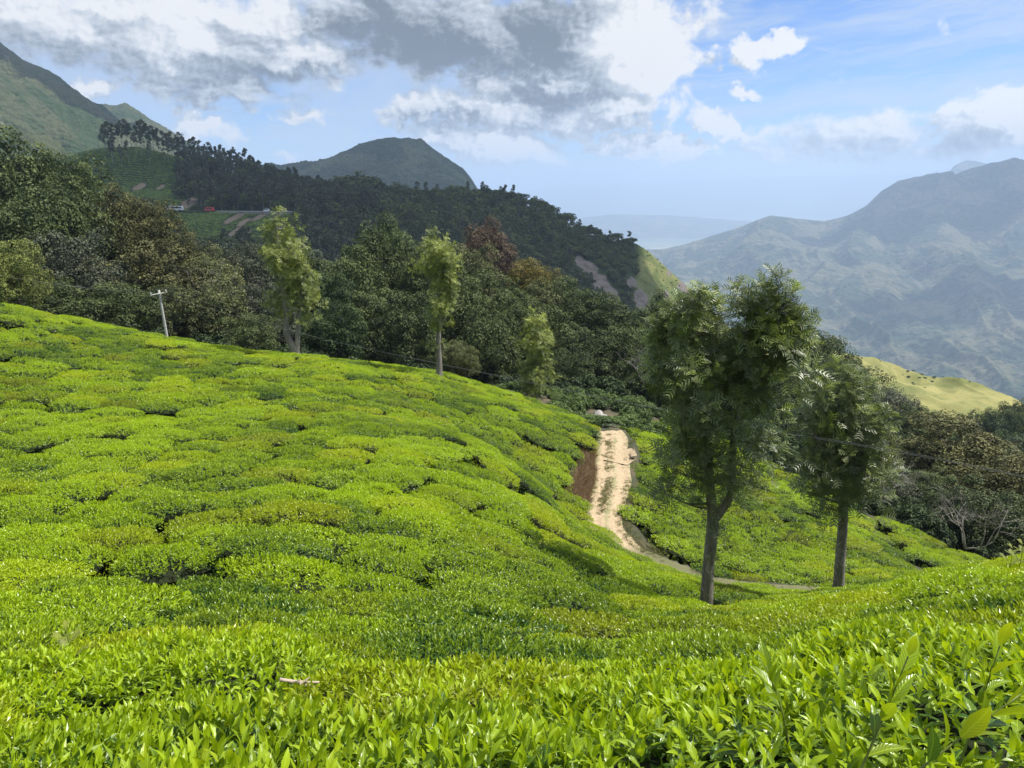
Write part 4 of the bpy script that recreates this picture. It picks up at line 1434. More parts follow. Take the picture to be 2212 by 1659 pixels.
def vehicle(name, loc, label, cat, prof, w, paint, windows, wheels, wr, rz=0.0, lights=()):
    e = empty(name, loc, label, cat, rz=rz)
    link('body', profile_body('body', prof, w), paint, parent=e)
    for (x0, x1, z0, z1) in windows:
        for s in (-1, 1):
            y0 = s * (w / 2 + 0.005)
            V, Q = box(x0, x1, min(y0, y0 + s * 0.03), max(y0, y0 + s * 0.03), z0, z1)
            link('window', mesh_np('window', V, Q), M_glass, parent=e)
    for x in wheels:
        for s in (-1, 1):
            link('wheel', wheel_mesh(wr, 0.28), M_black, parent=e, loc=(x, s * (w / 2 - 0.12), wr))
    for (x, z) in lights:
        for s in (-1, 1):
            V, Q = box(x - 0.04, x + 0.06, s * (w / 2 - 0.4) - 0.14, s * (w / 2 - 0.4) + 0.14, z - 0.1, z + 0.1)
            link('headlight', mesh_np('headlight', V, Q), M_lamp, parent=e)
    return e


vehicle('bus', road_pt(380, 1.2, 0.27), 'white bus with a dark window band on the ridge road', 'bus',
        [(-5.3, 0.5), (5.2, 0.5), (5.35, 1.2), (5.2, 2.6), (4.9, 3.15), (-5.0, 3.15), (-5.35, 2.8), (-5.35, 0.7)], 2.5, M_white,
        [(-4.9 + 1.38 * k, -3.66 + 1.38 * k, 1.75, 2.65) for k in range(7)], (-3.2, 3.4), 0.48, lights=[(5.3, 1.0)])
vehicle('van', road_pt(456, 1.0, 0.27), 'red van with a high roof on the ridge road', 'van',
        [(-2.6, 0.45), (2.5, 0.45), (2.6, 1.4), (1.9, 2.6), (1.4, 2.75), (-2.4, 2.75), (-3.4, 1.3), (-3.45, 0.6)], 2.0, M_red,
        [(-2.3, -1.1, 1.55, 2.3), (-0.9, 0.3, 1.55, 2.3), (0.5, 1.6, 1.55, 2.3)], (-2.3, 1.7), 0.38, lights=[(-3.42, 0.9)])
vehicle('jeep', road_pt(577, 1.0, 0.27), 'small white jeep on the ridge road right of the red van', 'car',
        [(-1.9, 0.45), (1.8, 0.45), (1.85, 1.2), (1.6, 1.95), (-0.7, 1.95), (-1.1, 1.2), (-1.95, 1.05)], 1.7, M_white,
        [(-0.7, 0.2, 1.25, 1.75), (0.35, 1.4, 1.25, 1.75)], (-1.2, 1.2), 0.36, lights=[(-1.93, 0.85)])


def hut(name, loc, label, w, d, h, wall, roof, n_win=2, rz=0.0):
    e = empty(name, loc, label, 'building', rz=rz)
    V, Q = box(-w / 2, w / 2, -d / 2, d / 2, -1.5, h)
    link('wall', mesh_np('wall', V, Q), wall, parent=e)
    V = np.array([[-w / 2 - .4, -d / 2 - .5, h - .05], [w / 2 + .4, -d / 2 - .5, h - .05], [w / 2 + .4, d / 2 + .5, h - .05], [-w / 2 - .4, d / 2 + .5, h - .05], [-w / 2 - .4, 0, h + d * 0.22], [w / 2 + .4, 0, h + d * 0.22]])
    link('roof', mesh_np('roof', V, [np.array([[0, 1, 5, 4], [2, 3, 4, 5], [0, 3, 2, 1]]), np.array([[0, 4, 3], [1, 2, 5]])]), roof, parent=e)
    for k in range(n_win):
        x = -w / 2 + w * (k + 1) / (n_win + 1)
        V, Q = box(x - .5, x + .5, -d / 2 - .04, -d / 2 + .02, 1.0, 2.1)
        link('window', mesh_np('window', V, Q), M_glass, parent=e)
    return e


p = ridge_at(955, 2.0)
hut('shed', p + np.array([0, 0, -0.2]), 'long blue-walled shed with a pale sheet roof on the ridge crest', 13, 6, 3.2, M_blue_sheet, M_white, 3)
p = ridge_at(975, 2.02)
hut('house', p + np.array([2.0, -4, 0.0]), 'small white house beside the blue shed on the ridge crest', 8, 6, 3.0, M_white, M_grey_metal, 2)
p = ridge_at(1085, 2.0)


def frame_tower(loc):
    e = empty('frame_tower', loc, 'open steel frame tower on the ridge crest right of the white house', 'tower')
    for sx in (-1.8, 1.8):
        for sy in (-1.8, 1.8):
            V, Fs = tube([(sx, sy, -1), (sx, sy, 8.0)], 0.13, 5)
            link('post', mesh_np('post', V, Fs), M_grey_metal, parent=e)
    for z in (3.4, 5.8, 8.0):
        for a, b in (((-1.8, -1.8), (1.8, -1.8)), ((1.8, -1.8), (1.8, 1.8)), ((1.8, 1.8), (-1.8, 1.8)), ((-1.8, 1.8), (-1.8, -1.8))):
            V, Fs = tube([(*a, z), (*b, z)], 0.10, 5)
            link('rail', mesh_np('rail', V, Fs), M_grey_metal, parent=e)


frame_tower(p)
p = ridge_at(670, 3.72)
e = empty('signal_box', p, 'small white box on a post among the trees right of the jeep', 'box')
V, Fs = tube([(0, 0, 0), (0, 0, 9)], 0.12, 6)
link('post', mesh_np('post', V, Fs), M_grey_metal, parent=e)
V, Q = box(-1.0, 1.0, -.6, .6, 8.4, 10.2)
link('cabinet', mesh_np('cabinet', V, Q), M_white, parent=e)
V, Q = box(-.45, .45, -.4, .4, 10.2, 11.9)
link('cap', mesh_np('cap', V, Q), M_white, parent=e)


# ------------------------------------------------------------------ grassy spur on the right
def build_spur():
    m, t, out = new_mat('dry_grass_slope')
    pos = t.new('ShaderNodeNewGeometry').outputs['Position']
    n = t.noise(pos, 0.035, 6, 0.65, 0.6)
    f = t.noise(pos, 0.9, 5, 0.7)
    c = t.mix(t.smooth(n, 0.35, 0.65), (0.15, 0.165, 0.05), (0.31, 0.285, 0.105))
    c = t.mix(t.math('MULTIPLY', t.smooth(f, 0.58, 0.72), 0.6), c, (0.09, 0.12, 0.035))
    b = t.new('ShaderNodeBsdfPrincipled')
    t.put(b.inputs['Base Color'], c)
    b.inputs['Roughness'].default_value = 0.9
    b.inputs['Specular IOR Level'].default_value = 0.1
    t.put(b.inputs['Normal'], t.bump(f, 0.6, 0.7))
    t.l.new(b.outputs[0], out.inputs[0])
    G, cr, o = add_hill('grassy_spur', [
        [(1200, 780, 480), (1380, 760, 450), (1500, 720, 440), (1650, 700, 410), (1750, 735, 400), (1810, 764, 400), (1850, 774, 400), (1880, 786, 400), (1910, 792, 395), (1960, 806, 390), (2000, 820, 385), (2030, 826, 380), (2080, 825, 370), (2110, 836, 360), (2150, 858, 350), (2190, 874, 340), (2212, 884, 335), (2300, 935, 320), (2500, 1040, 290)],
        [(1200, 830, 420), (1500, 770, 390), (1750, 790, 350), (1850, 830, 345), (1950, 845, 345), (2030, 855, 345), (2080, 850, 345), (2150, 880, 325), (2212, 910, 310), (2500, 1060, 275)],
        [(1200, 860, 330), (1500, 900, 290), (1850, 905, 290), (1980, 915, 290), (2100, 915, 290), (2212, 950, 275), (2500, 1100, 245)],
        [(1200, 1100, 230), (1500, 1100, 220), (1850, 1020, 220), (2100, 1020, 220), (2500, 1200, 190)]], 200, 90, m, noise_amp=2.0, noise_scale=0.05, ridge_amp=12.0, ridge_scale=0.024, back=(0.6, -0.45), seed=8.1)
    return G, cr


SP_G, SP_CR = build_spur()

# ------------------------------------------------------------------ tea
LEAF_FINE, LEAF_MID, LEAF_LOW = leaf_template('fine'), leaf_template('mid'), leaf_template('low')


def shoots(r, pts, axes, leaf_len, n_leaf=(4, 7), spread=(18, 75), young_top=1.0, rise=0.09):
    """Leaves of tea shoots standing at PTS along AXES: arrays of positions, rotations, lengths, tints."""
    N = len(pts)
    K = n_leaf[1]
    axes = norm(axes)
    ref = np.where(np.abs(axes[:, 2:3]) < 0.9, np.array([[0, 0, 1.0]]), np.array([[1.0, 0, 0]]))
    b = norm(np.cross(axes, ref))
    c = np.cross(axes, b)
    ph0 = r.random(N) * 2 * pi
    cnt = r.integers(n_leaf[0], n_leaf[1] + 1, N)
    P_, R_, L_, T_ = [], [], [], []
    for k in range(K):
        m = cnt > k
        f = k / max(1, K - 1)                    # 0 = tip leaf, 1 = lowest
        th = np.radians(spread[0] + (spread[1] - spread[0]) * f + r.normal(0, 17, N))[m]
        ph = (ph0 + k * 2.4 + r.normal(0, 0.3, N))[m]
        side = b[m] * np.cos(ph)[:, None] + c[m] * np.sin(ph)[:, None]
        d = axes[m] * np.cos(th)[:, None] + side * np.sin(th)[:, None]
        nrm = axes[m] - (axes[m] * d).sum(1, keepdims=True) * d + 0.10 * r.normal(size=d.shape)
        P_.append(pts[m] + axes[m] * (rise * (1 - f) * leaf_len / 0.07))
        R_.append(frames(d, nrm))
        ln = leaf_len * (0.62 + 0.5 * f - 0.15 * f * f) * r.uniform(0.8, 1.25, m.sum())
        L_.append(ln)
        T_.append(np.clip(young_top * (1.0 - 0.75 * f) + r.normal(0, 0.14, m.sum()) - 0.5 * (r.random(m.sum()) < 0.10), 0, 1))
    return np.concatenate(P_), np.concatenate(R_), np.concatenate(L_), np.concatenate(T_)


def bush_surface(r, n, R, H, ph):
    """Points and outward axes on a clipped bush: flat top, rounded shoulder, irregular outline. Height 0 is the table."""
    th = r.random(n) * 2 * pi
    q = np.sqrt(r.random(n)) * 1.12
    out = 1 + 0.13 * np.sin(2 * th + ph[0]) + 0.08 * np.sin(3 * th + ph[1]) + 0.05 * np.sin(5 * th + ph[2])
    rim = np.clip(q, 0, 1.0)
    rad = R * out * np.minimum(q, 1.0)
    x, y = rad * np.cos(th), rad * np.sin(th)
    z = -H * (np.where(q > 1.0, 0.35 + (q - 1.0) / 0.12 * 0.6, 0.17 * rim ** 5))
    z = z + 0.035 * np.sin(x * 6 + ph[0]) * np.sin(y * 5 + ph[1])
    a = np.stack([np.cos(th) * rim ** 3 * 0.9, np.sin(th) * rim ** 3 * 0.9, np.where(q > 1, 0.35, 1.0)], -1)
    a = norm(a + 0.24 * r.normal(size=a.shape))
    return np.stack([x, y, z], -1), a, q


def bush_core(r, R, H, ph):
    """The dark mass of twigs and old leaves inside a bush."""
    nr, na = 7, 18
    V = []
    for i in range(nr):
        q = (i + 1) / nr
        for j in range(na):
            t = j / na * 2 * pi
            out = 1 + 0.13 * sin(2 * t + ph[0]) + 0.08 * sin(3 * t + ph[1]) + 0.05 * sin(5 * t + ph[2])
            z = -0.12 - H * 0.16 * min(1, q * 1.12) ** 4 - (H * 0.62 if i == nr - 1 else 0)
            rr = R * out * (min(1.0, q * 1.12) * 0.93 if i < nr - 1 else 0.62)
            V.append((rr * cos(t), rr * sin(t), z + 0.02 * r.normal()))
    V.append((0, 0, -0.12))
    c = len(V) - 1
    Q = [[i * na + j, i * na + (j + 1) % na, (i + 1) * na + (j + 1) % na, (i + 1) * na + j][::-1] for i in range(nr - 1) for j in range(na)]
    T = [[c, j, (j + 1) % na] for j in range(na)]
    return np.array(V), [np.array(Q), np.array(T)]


def bush_mesh(seed, kind, n_shoot, leaf_len, R=0.70, H=0.72, n_leaf=(4, 7), keep=None):
    r = np.random.default_rng(seed)
    ph = r.random(3) * 6.28
    p, a, q = bush_surface(r, n_shoot, R, H, ph)
    yt = np.where(q > 1.0, 0.25, np.where(q > 0.93, 0.55, 1.0)) * r.uniform(0.65, 1.05, n_shoot)
    pp, RR, LL, TT = shoots(r, p, a, leaf_len, n_leaf, young_top=1.0)
    tmpl = {'fine': LEAF_FINE, 'mid': LEAF_MID, 'low': LEAF_LOW}[kind]
    # a lower storey of old dark leaves fills the gaps
    r2 = np.random.default_rng(seed + 1)
    p2, a2, _ = bush_surface(r2, n_shoot // 2, R, H, ph)
    p2 = p2 - a2 * leaf_len * 1.0
    q2 = shoots(r2, p2, a2, leaf_len * 1.1, (3, 4), (50, 95), 0.45)
    pp, RR, LL, TT = [np.concatenate([x, y]) for x, y in zip((pp, RR, LL, TT), q2)]
    # tints follow the height on the bush too: the sides carry old dark leaves, darkened further as painted shade
    side = np.clip((-pp[:, 2] - 0.06) / (H * 0.5), 0, 1)
    TT = TT * (1 - 0.85 * side)
    parts = []
    n = len(tmpl[0])
    order = None
    if keep is not None:
        order = np.argsort(-(pp[:, 2] + 0.25 * TT - 0.25 * np.abs(np.hypot(pp[:, 0], pp[:, 1]) - 0.3)))[:keep]
        mask = np.ones(len(pp), bool)
        mask[order] = False
        loose = (pp[order], RR[order], LL[order], TT[order])
        pp, RR, LL, TT = pp[mask], RR[mask], LL[mask], TT[mask]
    V, _ = batch(tmpl[0], tmpl[1][0], pp, RR, LL)
    fs = [(f[None] + (np.arange(len(pp)) * n)[:, None, None]).reshape(-1, f.shape[1]) for f in tmpl[1]]
    cV, cF = bush_core(r, R, H, ph)
    off = len(V)
    polys = {}
    mi = []
    for f in fs:
        polys.setdefault(f.shape[1], []).append((f, 0))
    for f in cF:
        polys.setdefault(f.shape[1], []).append((f + off, 1))
    plist, mlist = [], []
    for k, lst in polys.items():
        plist.append(np.concatenate([x[0] for x in lst]))
        mlist.append(np.concatenate([np.full(len(x[0]), x[1]) for x in lst]))
    uv = np.concatenate([np.tile(tmpl[2], (len(pp), 1)), np.zeros((len(cV), 2))])
    me = mesh_np('tea_leaves', np.concatenate([V, cV]), plist, {'tint': np.concatenate([np.repeat(TT, n), np.zeros(len(cV))])}, smooth=(kind == 'fine'), uv=uv, mat_idx=np.concatenate(mlist))
    return (me, loose) if keep is not None else me


BUSH_MID = [bush_mesh(300 + k, 'mid', 720, 0.068, R=0.76) for k in range(8)]
BUSH_FAR = [bush_mesh(340 + k, 'low', 420, 0.084, R=0.76, n_leaf=(4, 6)) for k in range(6)]
for me in BUSH_MID + BUSH_FAR:
    me.materials.append(M_tea)
    me.materials.append(M_twig)


def slope_euler(x, y, rz, k=0.8):
    """Euler that lays a bush on the slope (partly) after a turn about its own axis."""
    e = 0.5
    zx = (base_z(x + e, y) - base_z(x - e, y)) / (2 * e)
    zy = (base_z(x, y + e) - base_z(x, y - e)) / (2 * e)
    n = norm(np.stack([-zx * k, -zy * k, np.ones_like(zx)], -1))
    out = []
    for ni, a in zip(n, rz):
        q = Vector((0, 0, 1)).rotation_difference(Vector(ni)).to_matrix() @ Matrix.Rotation(a, 3, 'Z')
        out.append(tuple(q.to_euler()))
    return np.array(out)


SILVER = {'fork': (640, 768, 48.0), 'slim': (947, 808, 48.5), 'small': (1158, 872, 54.0), 'great': (1526, 1299, 17.0), 'right': (1811, 1274, 20.3)}


def to_px(p):
    p = np.atleast_2d(p)
    dep = p[:, 1] * cos(PITCH) - p[:, 2] * sin(PITCH)
    up = p[:, 1] * sin(PITCH) + p[:, 2] * cos(PITCH)
    return 1106 + F * p[:, 0] / dep, 829.5 - F * up / dep, dep


def plant_tea():
    r = np.random.default_rng(55)
    X, Y, ROW = [], [], []
    row = 0
    y = 1.9
    while y < 66:
        step = (1.02 if y < 7 else 1.13) + 0.008 * max(0, y - 5)
        x = -48 + r.random()
        while x < 62:
            dx = (1.16 + 0.25 * r.random()) * (0.86 if y < 6 else 1.22)
            X.append(x + r.normal(0, 0.07))
            Y.append(y + 0.55 * sin(x * 0.23 + row * 0.22) + 0.26 * sin(x * 0.71 + row * 0.35) + r.normal(0, 0.10))
            ROW.append(row)
            x += dx
        y += step
        row += 1
    X, Y, ROW = np.array(X), np.array(Y), np.array(ROW)
    d, s = path_dist(X, Y)
    z = base_z(X, Y)
    ok = np.where(s < 0, d > PATH_W + 0.32, d > PATH_W + 0.42)
    # edge of the planted slope: crest on the left, terraces on the right
    u, v, dep = to_px(np.stack([X, Y, z + TEA_H], -1))
    left = (X < 12) & (s < 0)
    crest_y = np.interp(X, [-48, -30, -14, -5, 3, 8], [57, 57, 56, 54, 51, 46])
    ok &= ~(left & (Y > crest_y))
    right = ~left
    edge = np.interp(X, [5, 8, 12, 16, 20, 25, 30, 62], [48.0, 49.5, 54, 53, 50.5, 46.5, 41.5, 20])
    ok &= ~(right & (Y > edge))
    # gullies and missing bushes
    gap = fbm(X * 0.35 + 11, Y * 0.35, 3)
    ok &= (r.random(len(X)) > np.where(gap > 0.36, 0.14, 0.010)) | (Y < 8)
    for key, (tu, tv, ty) in SILVER.items():
        p = P(tu, tv, ty)
        ok &= np.hypot(X - p[0], Y - p[1]) > 0.75
    # the spur beside the track and a ditch on the lower right field
    for (uu, vv, rr) in ((1340, 992, 1.3), (1360, 980, 1.2)):
        q = on_level(uu, vv, PATH_Z)
        ok &= np.hypot(X - q[0], Y - q[1]) > rr
    a, b = P(1890, 1115, 45.0)[:2], P(2010, 1245, 33.0)[:2]
    tt = np.clip(((X - a[0]) * (b - a)[0] + (Y - a[1]) * (b - a)[1]) / ((b - a) @ (b - a)), 0, 1)
    ok &= np.hypot(X - a[0] - tt * (b - a)[0], Y - a[1] - tt * (b - a)[1]) > 0.75
    ok &= np.hypot(X, Y) > 1.75
    X, Y, ROW, z, u, v, dep, s, d = [q[ok] for q in (X, Y, ROW, z, u, v, dep, s, d)]
    inframe = (u > -140) & (u < 2352) & (v < 1800)
    X, Y, ROW, z, u, v, dep, s, d = [q[inframe | (Y < 14)] for q in (X, Y, ROW, z, u, v, dep, s, d)]
    n = len(X)
    sc = 0.92 + 0.22 * r.random(n) + 0.004 * Y
    zs = 0.9 + 0.25 * r.random(n)
    rz = np.where(Y < 6, r.random(n) * 6.28, r.integers(0, 2, n) * pi + r.normal(0, 0.3, n))
    rot = slope_euler(X, Y, rz)
    lift = 0.08 * r.normal(size=n) - np.where(r.random(n) < 0.08, 0.14, 0.0)
    for (uu, vv, yy) in ((1270, 1440, 4.6), (2130, 1395, 3.0)):
        q = P(uu, vv, yy)
        lift -= 0.30 * np.exp(-((X - q[0]) / 0.6) ** 2 - ((Y - q[1]) / 0.5) ** 2)
    gx = np.where(d < 3.0, np.where(s > 0, 0.02, 0.06), 0.0)
    pos = np.stack([X, Y, z + TEA_H + lift + gx], -1)
    sx = sc * np.where(Y < 6, 1.0, 1.0 + 0.18 * r.random(n))
    return pos, rot, sc, sx, zs, ROW, u, v, dep


def tea_slope():
    pos, rot, sc, sx, zs, ROW, u, v, dep = plant_tea()
    n = len(pos)
    r = np.random.default_rng(66)
    vis = (u > -20) & (u < 2232) & (v > 600) & (v < 1840)
    dist = np.linalg.norm(pos, axis=1)
    front = vis & (dist < 5.3)
    cand = np.where(vis & ~front)[0]
    # what the near crest hides is not counted
    shown = cand[np.argsort(dist[cand])]
    single = shown[:300 - int(front.sum())]
    is_single = np.zeros(n, bool)
    is_single[single] = True
    is_single |= front
    # rows seen from the camera, ends counted from the left of the frame
    rows = sorted(set(ROW[is_single]))
    rank = {}
    for i, rw in enumerate(rows):
        m = [k for k in np.where(is_single & (ROW == rw))[0]]
        m.sort(key=lambda k: u[k])
        for j, k in enumerate(m):
            rank[k] = (i, j)
    fine = [bush_mesh(400 + k, 'fine', 900, 0.070, R=0.80, n_leaf=(4, 6), keep=240) for k in range(4)]
    for me, _ in fine:
        me.materials.append(M_tea_near)
        me.materials.append(M_twig)
    leaf_me = []
    for k in range(6):
        V, Fs, uv = leaf_template('fine')
        V = V.copy()
        bend = r.uniform(-0.12, 0.10)
        V[:, 2] += bend * V[:, 1] ** 2
        V[:, 0] *= r.uniform(0.9, 1.25)
        V[:, 0] += r.uniform(-.05, .05) * V[:, 1] ** 2
        me = mesh_np('leaf', V, Fs, {'tint': np.full(len(V), [0.35, 0.5, 0.62, 0.72, 0.82, 0.95][k])}, smooth=True, uv=uv)
        me.materials.append(M_tea_near)
        leaf_me.append(me)
    k_f = 0
    for k in np.where(is_single)[0]:
        i, j = rank[k]
        lab = f'tea bush, {ordinal(i)} row up from the bottom of the photo, {ordinal(j)} from the left'
        if front[k]:
            me, (lp, lR, lL, lT) = fine[k_f % 4]
            k_f += 1
            b = empty('tea_bush', pos[k], lab, 'tea bush', 'tea bushes on the near slope')
            b.rotation_euler = tuple(rot[k])
            b.scale = (sc[k], sc[k], zs[k])
            fo = link('foliage', me, parent=b)
            fo['kind'] = 'stuff'
            for q in range(len(lp)):
                M = Matrix([[*lR[q][0], lp[q][0]], [*lR[q][1], lp[q][1]], [*lR[q][2], lp[q][2]], [0, 0, 0, 1]])
                t = int(np.clip(np.interp(lT[q], [0.1, 0.95], [0, 5.99]), 0, 5))
                o = bpy.data.objects.new('leaf', leaf_me[t])
                o.parent = b
                o.matrix_local = M @ Matrix.Scale(lL[q] * 1.12, 4)
                COL.objects.link(o)
        else:
            me = BUSH_MID[int(r.integers(8))]
            o = bpy.data.objects.new('tea_bush', me)
            COL.objects.link(o)
            o.location = pos[k]
            o.rotation_euler = tuple(rot[k])
            o.scale = (sx[k], sc[k] * 0.87, zs[k])
            tag(o, lab, 'tea bush', 'tea bushes on the near slope')
    rest = np.where(~is_single)[0]
    protos = [proto(f'a_bush{i}', me, None) for i, me in enumerate(BUSH_MID)] + [proto(f'b_bush{i}', me, None) for i, me in enumerate(BUSH_FAR)]
    idx = np.where(dist[rest] < 30, r.integers(0, 8, len(rest)), 8 + r.integers(0, 6, len(rest)))
    o = gn_scatter('tea_bushes', pos[rest], rot[rest], np.stack([sx[rest], sc[rest] * 0.87, zs[rest]], -1), idx, protos)
    tag(o, 'clipped tea bushes closing into one green carpet up to the crest and beyond the track', 'tea', kind='stuff')


tea_slope()

# ------------------------------------------------------------------ silver oaks: fern-like sprays in rosettes
def frond_template(pairs, fine=True):
    """One feathery leaf along +y, unit length, drooping tip: narrow lobes on both sides of a thin rib."""
    V, T = [], []
    def zc(a):
        return 0.16 * a - 0.30 * a * a
    n = pairs
    for k in range(n):
        a = 0.12 + 0.84 * k / (n - 1)
        ln = 0.40 * sin(pi * min(1, 0.25 + 0.70 * (1 - k / (n - 1)) + 0.05))
        w = 0.048 if fine else 0.065
        for s in (-1, 1):
            b = len(V)
            z = zc(a)
            V += [(0, a - w, z), (0, a + w, z), (s * ln, a + ln * 0.85, z - 0.05), (s * ln * 0.6, a + ln * 0.45 - w * 1.1, z + 0.015)]
            T += [(b, b + 3, b + 1), (b + 3, b + 2, b + 1)] if s > 0 else [(b, b + 1, b + 3), (b + 3, b + 1, b + 2)]
    b = len(V)
    V += [(-0.014, 0, 0), (0.014, 0, 0), (0, 1.0, zc(1.0))]
    T += [(b, b + 1, b + 2)]
    return np.array(V, float), np.array(T)


FR_FINE, FR_LOW = frond_template(5), frond_template(4, False)


def plumes(lst, n):
    """Upright leafy shoots of a crown as stacks of small masses."""
    r = np.random.default_rng(int(lst[0][0]))
    out = []
    for (u0, v0, u1, v1, r0, r1) in lst:
        dy = r.uniform(-0.5, 0.5)
        for f in np.linspace(0, 1, n):
            rr = r0 + (r1 - r0) * f ** 1.3
            out.append((u0 + (u1 - u0) * f + r.normal(0, 3), v0 + (v1 - v0) * f, rr * r.uniform(.85, 1.15), max(12, abs(v1 - v0) / n * 0.75), dy, 1.0 if f < 0.8 else 1.5))
    return out


def silver_oak(name, key, blobs, trunks, label, n_rosette, frond_len, tmpl, r_trunk, leaf, bark, seed, per=(5, 8), limbs=40):
    """blobs: (u, v, ru, rv, dy, weight) crown masses seen in the picture; trunks: lists of (u, v, dy, radius)."""
    u0, v0, Y0 = SILVER[key]
    base = P(u0, v0, Y0)
    r = np.random.default_rng(seed)
    e = empty(name, base, label, 'tree', 'silver oaks on the tea slope')
    px = (Y0 * cos(PITCH) - base[2] * sin(PITCH)) / F
    loc = lambda u, v, dy: P(u, v, Y0) - base + np.array([(u - 1106) / F * dy, dy, 0])
    parts, paths = [], []
    for k, tr in enumerate(trunks):
        pts = np.array([loc(u, v, dy) for u, v, dy, _ in tr])
        if k == 0:
            pts = np.vstack([pts[:1] - np.array([0, 0, 1.0]), pts])
        rad = np.array(([tr[0][3] * 1.25] if k == 0 else []) + [q[3] for q in tr])
        m = len(pts) * 5
        sp = spline(pts, m)
        rr = np.interp(np.linspace(0, 1, m), np.linspace(0, 1, len(rad)), rad) * (1 + 0.07 * fbm(np.arange(m) * 0.35 + seed, np.full(m, 1.0 * k), 3))
        V, Fs = tube(sp, rr, 12)
        V = V + 0.03 * r_trunk / 0.2 * fbm(V[:, 0] * 9 + V[:, 2] * 3, V[:, 2] * 4 + V[:, 1] * 9, 3)[:, None] * norm(V - V.mean(0)) * 0.6
        parts.append((V, Fs, {}))
        paths.append(sp)
    allp = np.vstack(paths)
    # rosettes
    tot = sum(b[5] * b[2] * b[3] for b in blobs)
    C, A = [], []
    for (u, v, ru, rv, dy, w) in blobs:
        c = loc(u, v, dy)
        n = int(n_rosette * w * ru * rv / tot) + 1
        rx, rz_ = ru * px, rv * px
        big = rx > frond_len * 0.9
        g = max(1, n // 8) if big else n
        d = norm(r.normal(size=(g, 3)))
        k = r.random(g) ** 0.50
        q = c + d * (k * (1 + 0.30 * r.normal(size=g)))[:, None] * np.array([rx, rx, rz_])
        ax = norm(d * np.array([1, 1, 0.6]) * k[:, None] + np.array([0, 0, 0.7]) + 0.25 * r.normal(size=d.shape))
        if big:
            # tufts: rosettes crowd round the end of a twig, leaving gaps between twigs
            rep = r.integers(5, 12, g)
            q, ax = np.repeat(q, rep, 0), np.repeat(ax, rep, 0)
            o_ = r.normal(size=q.shape) * frond_len * np.array([0.62, 0.62, 0.75])
            q = q + o_
            ax = norm(ax + 0.8 * norm(o_))
        C.append(q)
        A.append(ax)
    C, A = np.concatenate(C), np.concatenate(A)
    # limbs and twigs out to some rosettes
    for q in C[r.choice(len(C), limbs, False)]:
        below = allp[allp[:, 2] < q[2] - 0.25 * np.hypot(q[0] - allp[:, 0], q[1] - allp[:, 1])]
        if len(below) == 0:
            continue
        s = below[np.argmin(((below - q) ** 2 * np.array([1, 1, 0.35])).sum(1))]
        L = np.linalg.norm(q - s)
        mid = (s + q) / 2 + np.array([0, 0, -0.10 * L]) + r.normal(0, .05, 3) * L
        V, Fs = tube(spline([s, mid, q], 6), np.linspace(min(0.09, 0.022 * L + 0.012) * r_trunk / 0.17, 0.008, 6), 5)
        parts.append((V, Fs, {}))
    V, Fs, _ = merge(parts)
    link('trunk', mesh_np('trunk', V, Fs, smooth=True), bark, parent=e)
    # fronds of each rosette
    b = norm(np.cross(A, np.array([0.3, 0.9, 0.2])))
    c = np.cross(A, b)
    N = len(C)
    cnt = r.integers(per[0], per[1] + 1, N)
    young = (r.random(N) ** 2.2) * np.clip((C[:, 2] - C[:, 2].min()) / (np.ptp(C[:, 2]) + 1e-6) + 0.25, 0, 1)
    PP, RR, LL, TT = [], [], [], []
    ph0 = r.random(N) * 6.28
    for k in range(per[1]):
        m = cnt > k
        f = k / per[1]
        th = np.radians(28 + 72 * f + r.normal(0, 12, N))[m]
        ph = (ph0 + 2.4 * k)[m]
        d = A[m] * np.cos(th)[:, None] + (b[m] * np.cos(ph)[:, None] + c[m] * np.sin(ph)[:, None]) * np.sin(th)[:, None]
        nr = A[m] - (A[m] * d).sum(1, keepdims=True) * d + 0.15 * r.normal(size=d.shape)
        PP.append(C[m] + A[m] * 0.10 * (1 - f) * frond_len / 0.25)
        RR.append(frames(d, nr))
        LL.append(frond_len * r.uniform(0.7, 1.25, m.sum()) * (0.75 + 0.35 * f))
        TT.append(np.clip(0.12 + 0.95 * young[m] * (1 - 0.6 * f) + r.normal(0, 0.10, m.sum()), 0, 1))
    PP, RR, LL, TT = [np.concatenate(q) for q in (PP, RR, LL, TT)]
    V, Fc = batch(tmpl[0], tmpl[1], PP, RR, LL)
    me = mesh_np('crown', V, [Fc], {'tint': np.repeat(TT, len(tmpl[0]))})
    link('crown', me, leaf, parent=e)
    return e


M_oak = leaf_mat('silver_oak_leaf', (0.30, 0.37, 0.075), (0.115, 0.14, 0.07), (0.34, 0.44, 0.06), 0.40, 0.5, 0.30, False, 0.05)
M_oak_lit = leaf_mat('silver_oak_sunlit_leaf', (0.48, 0.53, 0.12), (0.13, 0.17, 0.045), (0.52, 0.60, 0.08), 0.45, 0.4, 0.3, False, 0.05)  # brighter oak leaf copy for the farther trees, sunlight painted into its colour

